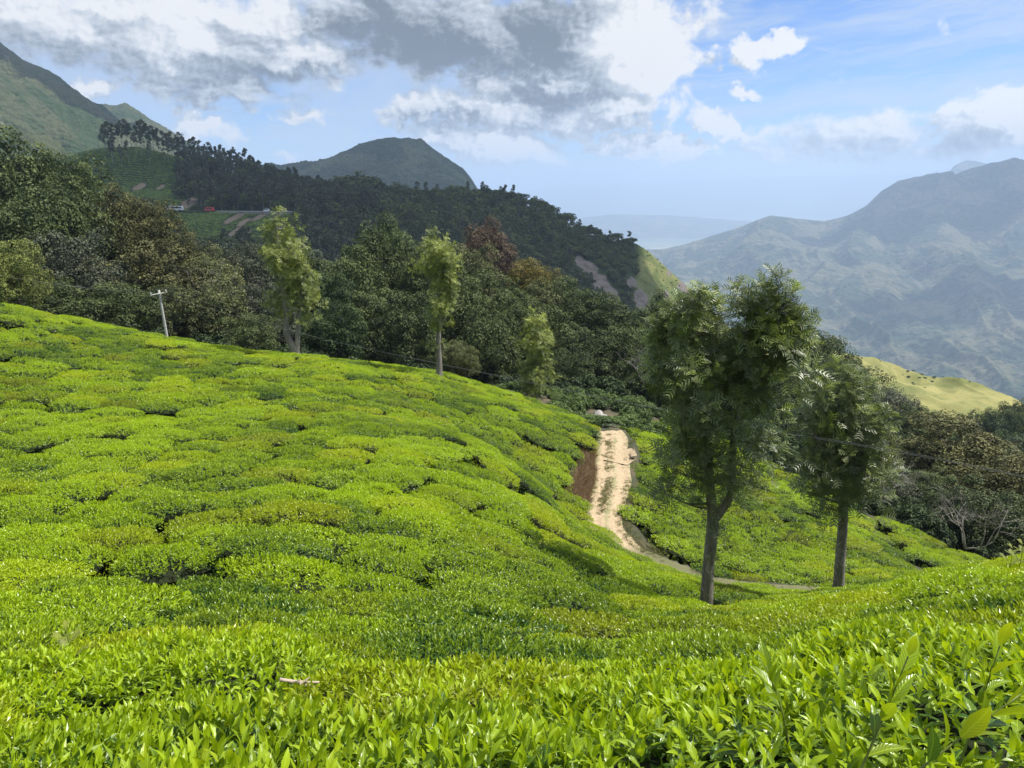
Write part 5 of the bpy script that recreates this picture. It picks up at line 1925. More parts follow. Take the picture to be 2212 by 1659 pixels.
silver_oak('silver_oak', 'great',
           plumes([(1438, 850, 1424, 722, 28, 13), (1468, 880, 1460, 682, 32, 13), (1508, 880, 1500, 656, 34, 13), (1546, 870, 1541, 664, 30, 11), (1604, 850, 1608, 634, 29, 10), (1640, 835, 1643, 644, 31, 11), (1668, 810, 1677, 612, 31, 9), (1697, 790, 1701, 648, 25, 9), (1708, 775, 1729, 684, 18, 9)], 7) +
           [(1560, 850, 60, 50, 0.1, 0.7), (1500, 800, 50, 60, .5, .7), (1640, 780, 45, 50, .4, .6), (1530, 910, 75, 50, 0.0, 0.75), (1605, 900, 42, 55, -.2, .7), (1495, 980, 50, 55, 0.3, 0.65), (1580, 990, 48, 45, -0.2, 0.55), (1475, 1060, 40, 55, .2, .5), (1560, 1070, 42, 42, -.2, .45), (1520, 1140, 44, 48, 0, .28), (1625, 1015, 36, 34, 0, .6), (1448, 965, 32, 42, 0, .7), (1600, 1085, 26, 26, 0, .4), (1650, 880, 26, 34, 0, .5)],
           [[(1526, 1299, 0, 0.165), (1530, 1230, 0, 0.150), (1537, 1160, 0, 0.148), (1540, 1115, 0, 0.150), (1533, 1050, 0.05, 0.115), (1530, 980, 0.1, 0.105), (1528, 900, 0.1, 0.095), (1520, 830, 0.1, 0.075), (1505, 740, 0.1, 0.045), (1500, 680, 0.1, 0.02)],
            [(1540, 1125, 0, 0.12), (1560, 1098, -0.05, 0.11), (1578, 1065, -0.1, 0.092), (1582, 1010, -0.1, 0.085), (1585, 940, -0.1, 0.08), (1605, 860, -0.1, 0.065), (1640, 770, 0, 0.045), (1668, 690, 0.1, 0.03), (1678, 630, 0.1, 0.012)]],
           'tallest silver oak, with a dark forked trunk, right of the track', 1050, 0.34, FR_FINE, 0.17, M_oak, M_bark, 71, limbs=110)
silver_oak('silver_oak', 'right',
           plumes([(1800, 1040, 1742, 905, 26, 11), (1805, 1000, 1774, 848, 28, 10), (1815, 990, 1808, 818, 30, 10), (1822, 1000, 1838, 824, 28, 10), (1830, 1010, 1868, 852, 28, 10), (1835, 1030, 1906, 892, 26, 11), (1790, 1060, 1738, 985, 24, 16), (1840, 1060, 1896, 985, 26, 16)], 6) +
           [(1815, 960, 62, 50, .3, .9), (1820, 1035, 66, 42, 0, .8), (1765, 1060, 34, 34, 0, .5), (1872, 1050, 36, 34, 0, .5), (1822, 1085, 40, 34, 0, .5), (1755, 1010, 26, 40, .3, .5)],
           [[(1811, 1274, 0, 0.185), (1813, 1240, 0, 0.155), (1818, 1170, 0, 0.145), (1822, 1100, 0, 0.135), (1818, 1020, 0, 0.10), (1815, 940, 0, 0.06), (1812, 850, 0, 0.02)],
            [(1820, 1060, 0, 0.08), (1850, 1000, .2, 0.06), (1872, 920, .3, 0.03)], [(1819, 1050, 0, 0.07), (1790, 990, -.2, 0.05), (1760, 930, -.3, 0.025)]],
           'smaller silver oak with straight grey trunk and round crown, right of the tallest', 560, 0.36, FR_FINE, 0.17, M_oak, M_bark, 72, limbs=70)
silver_oak('silver_oak', 'fork',
           [(596, 500, 16, 29, 0, .9), (589, 540, 23, 37, 0, 1), (616, 535, 28, 41, .5, 1), (603, 580, 33, 41, 0, 1.1), (628, 580, 30, 39, -.3, 1), (616, 630, 27, 37, 0, .9), (657, 620, 28, 39, .5, 1.0), (661, 660, 25, 37, 0, .95), (639, 690, 20, 28, 0, .5), (580, 515, 12, 24, 0, .7), (600, 478, 6, 17, 0, .6), (643, 560, 14, 37, 0, .7), (646, 600, 23, 28, 0, .8), (612, 680, 9, 22, 0, .25)],
           [[(641, 768, 0, 0.30), (634, 752, 0, 0.26), (620, 722, 0, 0.21), (617, 680, 0, 0.17), (612, 630, 0, 0.14), (603, 560, 0, 0.09), (597, 480, 0, 0.03)], [(641, 762, 0, .2), (643, 730, .1, 0.18), (645, 690, .2, 0.14), (655, 640, .2, 0.07)]],
           'silver oak with two pale trunks from one base on the crest of the tea slope', 480, 0.44, FR_LOW, 0.28, M_oak_lit, M_pale_bark, 73, limbs=40)
silver_oak('silver_oak', 'slim',
           [(941, 530, 17, 20, 0, .9), (945, 560, 28, 31, 0, 1.1), (927, 565, 19, 26, 0, .8), (950, 610, 25, 35, 0, 1), (952, 660, 20, 37, 0, .9), (952, 705, 17, 31, 0, .8), (960, 560, 16, 28, 0, .7), (966, 640, 12, 31, 0, .6)],
           [[(949, 808, 0, 0.22), (949, 780, 0, 0.19), (947, 740, 0, 0.17), (949, 680, 0, 0.14), (947, 600, 0, 0.09), (942, 520, 0, 0.03)]],
           'slim columnar silver oak on the tea crest, right of the two-trunked one', 340, 0.42, FR_LOW, 0.22, M_oak_lit, M_pale_bark, 74, limbs=24)
silver_oak('silver_oak', 'small',
           [(1158, 715, 21, 24, 0, 1), (1155, 755, 26, 33, 0, 1), (1160, 800, 24, 33, 0, 1), (1158, 838, 19, 24, 0, .8)],
           [[(1158, 888, 0, 0.16), (1157, 850, 0, 0.13), (1158, 780, 0, 0.09), (1158, 700, 0, 0.02)]],
           'short bushy silver oak clothed to the ground in front of the forest edge', 460, 0.40, FR_LOW, 0.18, M_oak_lit, M_bark, 75, limbs=16)

# ------------------------------------------------------------------ the forest behind the tea
FK = {  # young, mature, light through
    'dark': ((0.155, 0.195, 0.065), (0.036, 0.054, 0.021), (0.13, 0.155, 0.03)),
    'green': ((0.13, 0.185, 0.060), (0.032, 0.055, 0.022), (0.08, 0.13, 0.025)),
    'olive': ((0.205, 0.20, 0.070), (0.042, 0.046, 0.02), (0.14, 0.12, 0.03)),
    'grey': ((0.185, 0.205, 0.125), (0.05, 0.062, 0.04), (0.09, 0.10, 0.05)),
    'pale': ((0.29, 0.30, 0.12), (0.055, 0.072, 0.03), (0.17, 0.21, 0.05)),
    'lime': ((0.38, 0.41, 0.11), (0.055, 0.080, 0.020), (0.25, 0.31, 0.04)),
    'red': ((0.20, 0.145, 0.09), (0.085, 0.062, 0.042), (0.15, 0.06, 0.03)),
    'yellow': ((0.30, 0.25, 0.065), (0.080, 0.075, 0.024), (0.28, 0.21, 0.03)),
}
FM = {k: leaf_mat(f'{k}_forest_leaf', *v, 0.55, 0.2, 0.22, False, 0.35) for k, v in FK.items()}
BL = [broadleaf(500 + k, 5.0, 3.9 + 0.5 * (k % 3), 46, 400, 0.23, 1.35 + 0.12 * (k % 2), 2.2, -0.8, (0.0, 1.0), up=0.25) for k in range(8)]
for tr, crn, h in BL:
    tr.materials.append(M_bark_dark)
    crn.materials.append(FM['dark'])
_fk = [0]


def forest_tree(u, vt, w, Y, kind, label, ground=None):
    r = np.random.default_rng(900 + _fk[0])
    top = P(u, vt, Y)
    gz = float(base_z(top[0], top[1])[0]) if ground is None else ground
    dep = Y * cos(PITCH) - top[2] * sin(PITCH)
    k = BL[_fk[0] % 8]
    _fk[0] += 1
    h = max(3.0, top[2] - gz)
    s = w * 1.22 * dep / F / 11.2
    zr = float(np.clip(h / (k[2] * s), 0.75, 1.25))
    lift = max(0.0, h - k[2] * s * zr)
    e = plant_tree('forest_tree', (top[0], top[1], gz), k, label, 'tree', 'broadleaf trees of the forest belt', 1.0, 1.0, r.random() * 6.28)
    for ch in e.children:
        if ch.name.startswith('crown'):
            ch.scale = (s, s, s * zr)
            ch.location = (0, 0, lift)
        else:
            ch.scale = (s, s, s * zr)
            ch.location = (0, 0, lift)
    if lift > 0.5:
        V, Fs = tube([(0, 0, -0.5), (0, 0, lift + 0.4)], [0.34 * s, 0.28 * s], 7)
        link('lower_trunk', mesh_np('lower_trunk', V, Fs, smooth=True), M_bark_dark, parent=e)
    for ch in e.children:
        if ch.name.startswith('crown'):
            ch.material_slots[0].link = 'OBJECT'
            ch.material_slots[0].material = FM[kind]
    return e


FOREST = [
    # left block
    (-70, 340, 300, 96, 'dark', 'dark tree half cut off by the left edge, highest in the forest'),
    (50, 322, 250, 93, 'dark', 'highest rounded dark tree at the far left'),
    (132, 358, 150, 90, 'dark', 'dark tree on the right shoulder of the highest left crowns'),
    (110, 425, 210, 82, 'dark', 'dark tree below the highest crowns at the far left'),
    (5, 440, 180, 80, 'dark', 'dark tree at the left edge above the lime-leaved tree'),
    (20, 532, 105, 60, 'lime', 'small lime-leaved tree at the left edge above the tea'),
    (-45, 560, 110, 58, 'lime', 'lime-leaved tree cut off by the left edge'),
    (140, 530, 170, 73, 'grey', 'feathery grey-green tree right of the lime-leaved one'),
    (220, 575, 130, 70, 'grey', 'grey-green tree with layered branches left of the pole'),
    (266, 426, 160, 88, 'olive', 'olive-brown tree, left one of the two brown crowns above the pole'),
    (322, 455, 130, 85, 'olive', 'olive-brown tree, right one of the two brown crowns above the pole'),
    (385, 520, 105, 80, 'olive', 'olive-brown tree stepping down right of the brown crowns'),
    (300, 545, 210, 73, 'olive', 'brownish tree directly above the pole top'),
    (230, 640, 170, 66, 'dark', 'shadowed tree left of the pole foot'),
    (90, 630, 190, 65, 'dark', 'shadowed tree at the tea edge below the grey-green tree'),
    (325, 640, 150, 66, 'dark', 'dark low tree directly behind the pole'),
    (455, 555, 130, 76, 'pale', 'pale green tree right of the brown crowns'),
    (470, 620, 140, 66, 'pale', 'pale low tree at the tea edge right of the pole'),
    (395, 635, 100, 65, 'pale', 'small pale tree just right of the pole'),
    (525, 535, 120, 86, 'grey', 'greyish tree left of the two-trunked silver oak'),
    (565, 625, 120, 68, 'grey', 'grey low tree beside the two-trunked silver oak'),
    (540, 690, 110, 62, 'dark', 'dark shrubby tree at the tea edge left of the two-trunked silver oak'),
    (705, 600, 115, 78, 'green', 'rounded deep green tree right of the two-trunked silver oak'),
    (640, 560, 130, 96, 'dark', 'dark tree behind the two-trunked silver oak'),
    # middle block
    (822, 488, 150, 104, 'dark', 'pointed dark tree, highest of the middle forest'),
    (765, 555, 150, 92, 'dark', 'dark tree left below the pointed highest one'),
    (880, 530, 150, 97, 'dark', 'dark tree right of the pointed highest one'),
    (725, 665, 120, 70, 'green', 'deep green low tree between the two tall silver oaks, near the left one'),
    (800, 640, 170, 80, 'dark', 'broad dark tree between the two tall silver oaks'),
    (872, 650, 150, 74, 'dark', 'dark tree left of the slim silver oak'),
    (935, 550, 150, 95, 'dark', 'dark tree behind the slim silver oak'),
    (1010, 552, 130, 102, 'pale', 'yellow-green tree below the red-brown crown'),
    (1050, 492, 125, 135, 'red', 'red-brown crown rising behind the forest'),
    (1000, 625, 160, 84, 'dark', 'dark tree right of the slim silver oak'),
    (1080, 610, 150, 88, 'dark', 'dark tree left below the golden-leaved crown'),
    (1145, 572, 105, 106, 'yellow', 'golden-leaved crown in the middle of the forest'),
    (1170, 625, 100, 94, 'pale', 'pale tree just below the golden-leaved crown'),
    (1215, 612, 130, 100, 'dark', 'dark tree right of the golden-leaved crown'),
    (985, 745, 70, 56, 'pale', 'small bright shrub-like tree at the foot of the slim silver oak'),
    (1010, 775, 50, 54, 'pale', 'lowest bright shrub-like tree right of the slim silver oak trunk'),
    (1050, 690, 150, 72, 'dark', 'dark tree in front, midway between slim and short silver oaks'),
    (1120, 660, 130, 80, 'dark', 'dark tree left behind the short silver oak'),
    (1205, 685, 140, 76, 'dark', 'dark tree right behind the short silver oak'),
    (1262, 640, 140, 92, 'dark', 'dark tree on the sloping forest top right of the golden crown'),
    (1325, 655, 140, 90, 'dark', 'dark tree on the sloping forest top below the rock outcrops'),
    (1275, 725, 150, 74, 'dark', 'dark tree above the boulder'),
    (1350, 715, 140, 76, 'dark', 'dark tree above the end of the track'),
    (1230, 770, 110, 68, 'dark', 'low dark tree right of the short silver oak'),
    (1395, 770, 130, 68, 'dark', 'dark low tree left of the tallest silver oak'),
    (1440, 645, 120, 112, 'dark', 'dark tree at the foot of the grassy nose'),
    (1505, 655, 120, 116, 'dark', 'dark tree behind the left crown of the tallest silver oak'),
    (1480, 735, 140, 82, 'dark', 'dark tree behind the left branches of the tallest silver oak'),
    # right block
    (1570, 760, 150, 84, 'dark', 'dark tree seen through the tallest silver oak'),
    (1640, 800, 150, 76, 'dark', 'dark tree behind the right fork of the tallest silver oak'),
    (1735, 728, 130, 112, 'dark', 'dark tree right of the tallest silver oak top, against the valley'),
    (1800, 752, 130, 112, 'dark', 'dark tree at the upper end of the grassy spur'),
    (1695, 830, 140, 82, 'dark', 'dark tree between the two right silver oaks, upper one'),
    (1770, 835, 140, 86, 'dark', 'dark tree behind the top of the smaller right silver oak'),
    (1855, 802, 120, 104, 'dark', 'dark tree whose top meets the grassy spur, left of two'),
    (1925, 850, 130, 98, 'grey', 'greyish dark tree whose top meets the grassy spur, right of two'),
    (1985, 905, 110, 92, 'dark', 'dark tree at the lower edge of the grassy spur'),
    (1705, 905, 140, 66, 'dark', 'dark tree between the two right silver oaks, lower one'),
    (1640, 930, 110, 62, 'green', 'deep green low tree behind the trunk fork of the tallest silver oak'),
    (1880, 945, 110, 70, 'pale', 'pale blossoming tree right of the smaller silver oak, left of two'),
    (1950, 965, 110, 64, 'pale', 'pale blossoming tree right of the smaller silver oak, right of two'),
    (1905, 1030, 120, 54, 'grey', 'grey tangled tree right of the smaller silver oak trunk'),
    (2080, 930, 240, 62, 'olive', 'broad olive-dark tree on the right, highest of that clump'),
    (2190, 1010, 200, 54, 'olive', 'olive-dark tree at the right edge'),
    (2010, 1020, 120, 56, 'dark', 'dark tree at the left side of the broad olive one'),
    (2110, 1075, 170, 48, 'dark', 'dark low tree at the foot of the broad olive one'),
    (2225, 1110, 150, 46, 'dark', 'dark low tree at the right edge above the near tea'),
    (2070, 912, 90, 150, 'dark', 'distant tree just above the broad olive one'),
    (2130, 895, 90, 168, 'dark', 'distant tree below the right part of the grassy spur'),
    (2180, 885, 90, 172, 'dark', 'distant tree under the right end of the grassy spur'),
    (2222, 868, 80, 178, 'dark', 'farthest tree at the right edge under the spur'),
    (2160, 945, 100, 138, 'green', 'rounded distant green tree at the right, in front of the spur'),
    (2215, 950, 100, 132, 'grey', 'distant greyish tree at the right edge'),
    (2040, 925, 80, 120, 'green', 'distant green tree left behind the broad olive one'),
    (2110, 970, 90, 118, 'dark', 'distant dark tree behind the broad olive one'),
]
for rec in FOREST:
    forest_tree(*rec)


# ------------------------------------------------------------------ bare and half-bare trees
def bare_tree(name, u, v, Y, h, spread, label, seed, mat, lean=(0, 0)):
    r = np.random.default_rng(seed)
    base = P(u, v, Y)
    e = empty(name, base, label, 'tree', 'leafless grey trees at the forest edge')
    parts = []

    def grow(p, d, L, rad, lev):
        n = 5
        pts = [p]
        for i in range(n - 1):
            d = norm(d + r.normal(0, 0.16, 3) + np.array([0, 0, 0.05]))
            pts.append(pts[-1] + d * L / (n - 1))
        V, Fs = tube(np.array(pts), np.linspace(rad, rad * 0.55, n), 6 if lev < 2 else 4)
        parts.append((V, Fs, {}))
        if lev >= 4:
            return
        for k in range(3 if lev < 3 else 4):
            q = pts[r.integers(2, n)]
            dd = norm(d * 0.7 + r.normal(0, 0.62, 3) * np.array([1, 1, 0.6]))
            grow(q, dd, L * r.uniform(0.55, 0.8), rad * 0.52, lev + 1)
    for k in range(3):
        grow(np.zeros(3), norm(np.array([lean[0] + r.normal(0, .4) * spread, lean[1] + r.normal(0, .4) * spread, 1.0])), h * 0.42, 0.06, 0)
    V, Fs, _ = merge(parts)
    link('branches', mesh_np('branches', V, Fs, smooth=True), mat, parent=e)


M_dead = simple_mat('dead_wood', (0.25, 0.225, 0.20), 0.9, 0.25, 5.0)
bare_tree('bare_tree', 2085, 1185, 41, 4.5, 1.4, 'leafless grey tangle in front of the broad olive tree', 3, M_dead, (-0.3, 0))
bare_tree('bare_tree', 1915, 1085, 46, 4.0, 1.4, 'leafless grey branches right of the smaller silver oak trunk', 8, M_dead, (0.2, 0))
bare_tree('bare_tree', 525, 700, 72, 8.0, 0.9, 'leafless grey tree left of the two-trunked silver oak', 13, M_dead)
bare_tree('bare_tree', 1390, 830, 62, 4.0, 1.2, 'leafless branches at the dark forest edge left of the tallest silver oak', 18, M_dead)

# ------------------------------------------------------------------ leaning concrete pole and its wires
def build_pole():
    bot, top = P(363, 742, 56.0), P(343, 627, 56.0)
    bot = bot + (bot - top) * 0.35
    e = empty('power_pole', bot, 'leaning pale concrete pole with a short crossarm at the tea crest', 'power pole')
    M_conc = simple_mat('pale_concrete', (0.42, 0.41, 0.39), 0.85, 0.12, 3.0, bump=0.2)
    d = top - bot
    V, Fs = tube(spline([np.zeros(3), d], 10), np.linspace(0.12, 0.08, 10), 10)
    link('pole', mesh_np('pole', V, Fs, smooth=True), M_conc, parent=e)
    c = d * 0.955
    ax = np.array([0.92, 0.3, 0.16])
    V, Fs = tube([c - ax * 0.62 + np.array([0, -.11, 0]), c + ax * 0.62 + np.array([0, -.11, 0])], 0.05, 4)
    link('crossarm', mesh_np('crossarm', V, Fs), M_conc, parent=e)
    out = []
    for s in (-0.55, 0.55):
        q = c + ax * s + np.array([0, -.14, 0.07])
        V, Fs = tube([q, q + (0, 0, .06), q + (0, 0, .10), q + (0, 0, .16)], [0.03, 0.055, 0.035, 0.05], 8)
        link('insulator', mesh_np('insulator', V, Fs), M_lamp, parent=e)
        out.append(bot + q + np.array([0, 0, .15]))
    V, Fs = tube(spline([d * 0.50, d * 0.505], 2), [0.125, 0.125], 10)
    link('collar', mesh_np('collar', V, Fs), M_conc, parent=e)
    return out


POLE_TOP = build_pole()


def build_wires():
    M_wire = simple_mat('wire_metal', (0.16, 0.16, 0.155), 0.5, 0.05, 1.0)
    pix = [(642, 716, 51), (824, 758, 47.5), (1023, 799, 43.5), (1207, 837, 39), (1378, 872, 34), (1653, 925, 24), (1808, 949, 18.2), (1978, 978, 16.0), (2097, 1001, 14.8), (2330, 1048, 12.6)]
    for s, q in enumerate(POLE_TOP):
        off = np.array([0.0, -0.25 + 0.5 * s, -0.10 * s])
        V, Fs = tube(spline(np.array([q] + [P(u, v, Y) + off for u, v, Y in pix]), 120), 0.007, 5)
        o = link('wire', mesh_np('wire', V, Fs), M_wire)
        tag(o, ['thin power wire sagging right from the near end of the pole crossarm', 'thin power wire sagging right from the far end of the pole crossarm'][s], 'wire', 'wires on the leaning pole')
        V, Fs = tube(spline(np.array([q] + [P(u, v, Y) + off for u, v, Y in [(212, 623, 57), (0, 595, 58), (-200, 560, 59)]]), 40), 0.007, 5)
        o = link('wire', mesh_np('wire', V, Fs), M_wire)
        tag(o, ['thin power wire running left from the near end of the pole crossarm', 'thin power wire running left from the far end of the pole crossarm'][s], 'wire', 'wires on the leaning pole')


build_wires()


# ------------------------------------------------------------------ boulder, shrubs on the upper terrace, undergrowth
def boulder():
    import bmesh
    r = np.random.default_rng(5)
    p = P(1294, 915, 52.0)
    p[2] = float(base_z(p[0], p[1])[0]) + 0.35
    bm = bmesh.new()
    bmesh.ops.create_icosphere(bm, subdivisions=4, radius=1.0)
    for v in bm.verts:
        q = np.array(v.co)
        k = 0.85 + 0.35 * float(fbm(np.array(q[0] * 1.3 + 2), np.array(q[1] * 1.3 + q[2] * 1.7), 4))
        # flattened facets
        for nrm, dd in (((-.5, -.7, .5), .62), ((.6, -.6, .5), .66), ((0, -.3, .95), .6)):
            n = norm(np.array(nrm))
            t_ = q @ n * k
            if t_ > dd:
                q = q - n * (t_ - dd) * 0.8 / k
        v.co = Vector(q * k * np.array([0.85, 0.8, 0.95]))
    me = bpy.data.meshes.new('boulder')
    bm.to_mesh(me)
    bm.free()
    o = link('boulder', me, simple_mat('grey_rock', (0.36, 0.34, 0.31), 0.9, 0.4, 2.2, bump=0.7), loc=p)
    o.rotation_euler = (0.2, -0.3, 0.4)
    tag(o, 'pale grey boulder on the terrace above the end of the track', 'boulder')


boulder()
M_shrub = leaf_mat('terrace_shrub_leaf', (0.17, 0.25, 0.055), (0.035, 0.065, 0.022), (0.17, 0.26, 0.04), 0.45, 0.35, 0.25, False, 0.5)
M_fern = leaf_mat('undergrowth_leaf', (0.075, 0.11, 0.035), (0.018, 0.032, 0.014), (0.06, 0.09, 0.02), 0.6, 0.25, 0.2, False, 0.8)


def shrub_mesh(seed, size, per):
    r = np.random.default_rng(seed)
    lo = crown_shell(0.75, 0.75, 0.55, 12, 0.34, seed, -0.2)
    lo[:, 2] += 0.35
    V, Fc, tt = leaf_clumps(lo, per, size, 0.4, seed, 0.1, (0.0, 1.0))
    return mesh_np('shrub', V, [Fc], {'tint': tt})


SHRUB = [shrub_mesh(700 + k, 0.12, 200) for k in range(5)]
SHRUB_U = [shrub_mesh(710 + k, 0.11, 170) for k in range(4)]
for me in SHRUB:
    me.materials.append(M_shrub)
for me in SHRUB_U:
    me.materials.append(M_fern)


def terrace_shrubs():
    r = np.random.default_rng(81)
    spots = []
    for i, (v, Y) in enumerate([(838, 62), (855, 59.5), (872, 57), (890, 55), (908, 53), (925, 51)]):
        u = 1085 + i * 22
        while u < 1500:
            if not (1262 < u < 1345 and v > 880) and not (1130 < u < 1190 and Y < 56):
                spots.append((u + r.normal(0, 6), v + r.normal(0, 3), Y + r.normal(0, .4), i))
            u += r.uniform(22, 40)
    cnt = {}
    for (u, v, Y, i) in spots:
        j = cnt.get(i, 0)
        cnt[i] = j + 1
        p = P(u, v, Y)
        p[2] = float(ground_z(np.array([p[0]]), np.array([p[1]]))[0]) - 0.1
        o = bpy.data.objects.new('shrub', SHRUB[r.integers(5)])
        COL.objects.link(o)
        o.location = p
        o.rotation_euler = (0, 0, r.random() * 6.28)
        s = r.uniform(0.6, 1.05)
        o.scale = (s, s, s * r.uniform(0.9, 1.3))
        tag(o, f'dark green shrub above the track end, {ordinal(5 - i)} row up, {ordinal(j)} from the left', 'shrub', 'shrubs on the terrace above the track')


terrace_shrubs()
# low hedge at the head of the track
for k, (u, v, Y) in enumerate([(1262, 938, 48.6), (1283, 941, 48.4), (1305, 943, 48.2), (1328, 945, 48.2), (1352, 945, 48.4)]):
    p = P(u, v, Y)
    p[2] = PATH_Z
    o = bpy.data.objects.new('hedge_bush', SHRUB[k])
    COL.objects.link(o)
    o.location = p
    o.scale = (1.0, 0.8, 0.5)
    tag(o, f'clipped hedge bush closing the head of the track, {ordinal(k)} from the left', 'bush', 'hedge at the head of the track')


def undergrowth():
    r = np.random.default_rng(91)
    n = 9000
    X, Y = r.uniform(-70, 95, n), r.uniform(40, 150, n)
    edge = np.interp(X, [-48, -30, -14, -5, 3, 8, 12, 16, 20, 25, 30, 62], [58.5, 58.5, 58, 60, 61.5, 62, 61, 58.5, 54, 48.5, 43, 24])
    z = base_z(X, Y)
    u, v, dep = to_px(np.stack([X, Y, z], -1))
    ok = (Y > edge + r.random(n) * 1.5) & (Y < np.maximum(edge + 28, 80)) & (u > -200) & (u < 2400) & (r.random(n) < np.interp(Y, [40, 90, 150], [1.0, 0.6, 0.35]))
    X, Y, z = X[ok], Y[ok], z[ok]
    m = len(X)
    s = r.uniform(0.9, 1.9, m) * np.interp(Y, [50, 100], [1.0, 1.5])
    protos = [proto(f'under{k}', me, None) for k, me in enumerate(SHRUB_U)]
    o = gn_scatter('undergrowth', np.stack([X, Y, z - 0.2], -1), np.stack([0 * X, 0 * X, r.random(m) * 6.28], -1), np.stack([s, s, s * 1.15], -1), r.integers(0, 4, m), protos)
    tag(o, 'dark tangled undergrowth between and below the forest trees', 'undergrowth', kind='stuff')
    # woods filling the slope between the forest belt and the hills behind
    n = 900
    X, Y = r.uniform(-120, 175, n), r.uniform(100, 205, n)
    z = base_z(X, Y)
    sc = r.uniform(0.7, 1.15, n)
    pro = [joined_proto(k, f'deep{i}') for i, k in enumerate(BL[:3])]
    mm = leaf_mat('deep_forest_leaf', *FK['dark'], 0.5, 0.3, 0.22, False, 0.9)
    ok = np.ones(n, bool)
    for q in pro:
        q.data.materials[1] = mm
    u, v, dep = to_px(np.stack([X, Y, z + 6], -1))
    ok = (u > -200) & (u < 2400) & ((X > 45) | (v > 560))
    # keep the tops under the spur and the ridge
    hmax = np.interp(u, [0, 600, 1000, 1400, 1700, 1900, 2050, 2212], [640, 640, 640, 720, 800, 905, 950, 930])
    u2, v2, _ = to_px(np.stack([X, Y, z + 10.5 * sc], -1))
    ok &= v2 > hmax
    X, Y, z, sc = X[ok], Y[ok], z[ok], sc[ok]
    m = len(X)
    o = gn_scatter('deep_forest', np.stack([X, Y, z - 0.5], -1), np.stack([0 * X, 0 * X, r.random(m) * 6.28], -1), np.stack([sc, sc, sc * 0.95], -1), r.integers(0, 3, m), pro)
    tag(o, 'dense dark woods falling away behind the nearest forest trees', 'forest', kind='stuff')


undergrowth()


# ------------------------------------------------------------------ grass on the track, dry grass on its bank
def grass_tuft(seed, n, h, w):
    r = np.random.default_rng(seed)
    V, T = [], []
    for k in range(n):
        b = r.normal(0, 0.05, 2)
        d = r.normal(0, 0.35, 2)
        L = h * r.uniform(0.6, 1.2)
        a = r.random() * 6.28
        ww = w * np.array([cos(a), sin(a)])
        i = len(V)
        m = b + d * L * 0.4
        t = b + d * L * 1.1
        V += [(b[0] - ww[0], b[1] - ww[1], 0), (b[0] + ww[0], b[1] + ww[1], 0), (m[0] + ww[0] * .7, m[1] + ww[1] * .7, L * .6), (m[0] - ww[0] * .7, m[1] - ww[1] * .7, L * .6), (t[0], t[1], L)]
        T += [(i, i + 1, i + 2), (i, i + 2, i + 3), (i + 3, i + 2, i + 4)]
    return mesh_np('tuft', np.array(V), [np.array(T)], {'tint': np.clip(np.array(V)[:, 2] / h, 0, 1)})


def grasses():
    r = np.random.default_rng(101)
    M_g = leaf_mat('track_grass', (0.34, 0.33, 0.15), (0.19, 0.19, 0.08), (0.20, 0.24, 0.06), 0.6, 0.2, 0.3, False, 0.5)
    M_d = leaf_mat('dry_grass', (0.36, 0.26, 0.155), (0.17, 0.12, 0.065), (0.28, 0.16, 0.07), 0.7, 0.2, 0.25, False, 0.6)
    green = [proto(f'tuft{k}', grass_tuft(k, 14, 0.08, 0.006), M_g) for k in range(3)]
    dry = [proto(f'dry{k}', grass_tuft(20 + k, 22, 0.5, 0.010), M_d) for k in range(3)]
    tg = norm(np.gradient(PATH[:, :2], axis=0))
    nr = np.stack([tg[:, 1], -tg[:, 0]], -1)
    n = 5500
    i = r.integers(0, len(PATH), n)
    lat = np.where(r.random(n) < 0.5, r.normal(0.15, 0.15, n), np.sign(r.random(n) - .58) * r.uniform(0.70, 1.45, n))
    XY = PATH[i, :2] + nr[i] * (lat * PATH_W)[:, None] + r.normal(0, .05, (n, 2))
    keep = fbm(XY[:, 0] * 0.9, XY[:, 1] * 0.9, 3) > r.normal(0.12, 0.22, n)
    XY, i = XY[keep], i[keep]
    z = np.full(len(XY), PATH_Z) + 0.0
    m = len(XY)
    s = r.uniform(0.5, 1.3, m)
    o = gn_scatter('track_grass', np.column_stack([XY, PATH[i, 2] + 0.0]), np.column_stack([0 * z, 0 * z, r.random(m) * 6.28]), np.column_stack([s, s, s]), r.integers(0, 3, m), green)
    tag(o, 'short grass growing between and beside the wheel ruts of the track', 'grass', kind='stuff')
    n = 3200
    i = r.integers(20, 105, n)
    lat = PATH_W + r.uniform(0.0, 0.75, n)
    XY = PATH[i, :2] + nr[i] * lat[:, None]
    z = ground_z(XY[:, 0], XY[:, 1])
    s = r.uniform(0.5, 1.25, n)
    o = gn_scatter('bank_grass', np.column_stack([XY, z]), np.column_stack([r.normal(0, .25, n), r.normal(0, .25, n), r.random(n) * 6.28]), np.column_stack([s, s, s]), r.integers(0, 3, n), dry)
    tag(o, 'reddish dry grass hanging on the cut bank left of the track', 'grass', kind='stuff')


grasses()


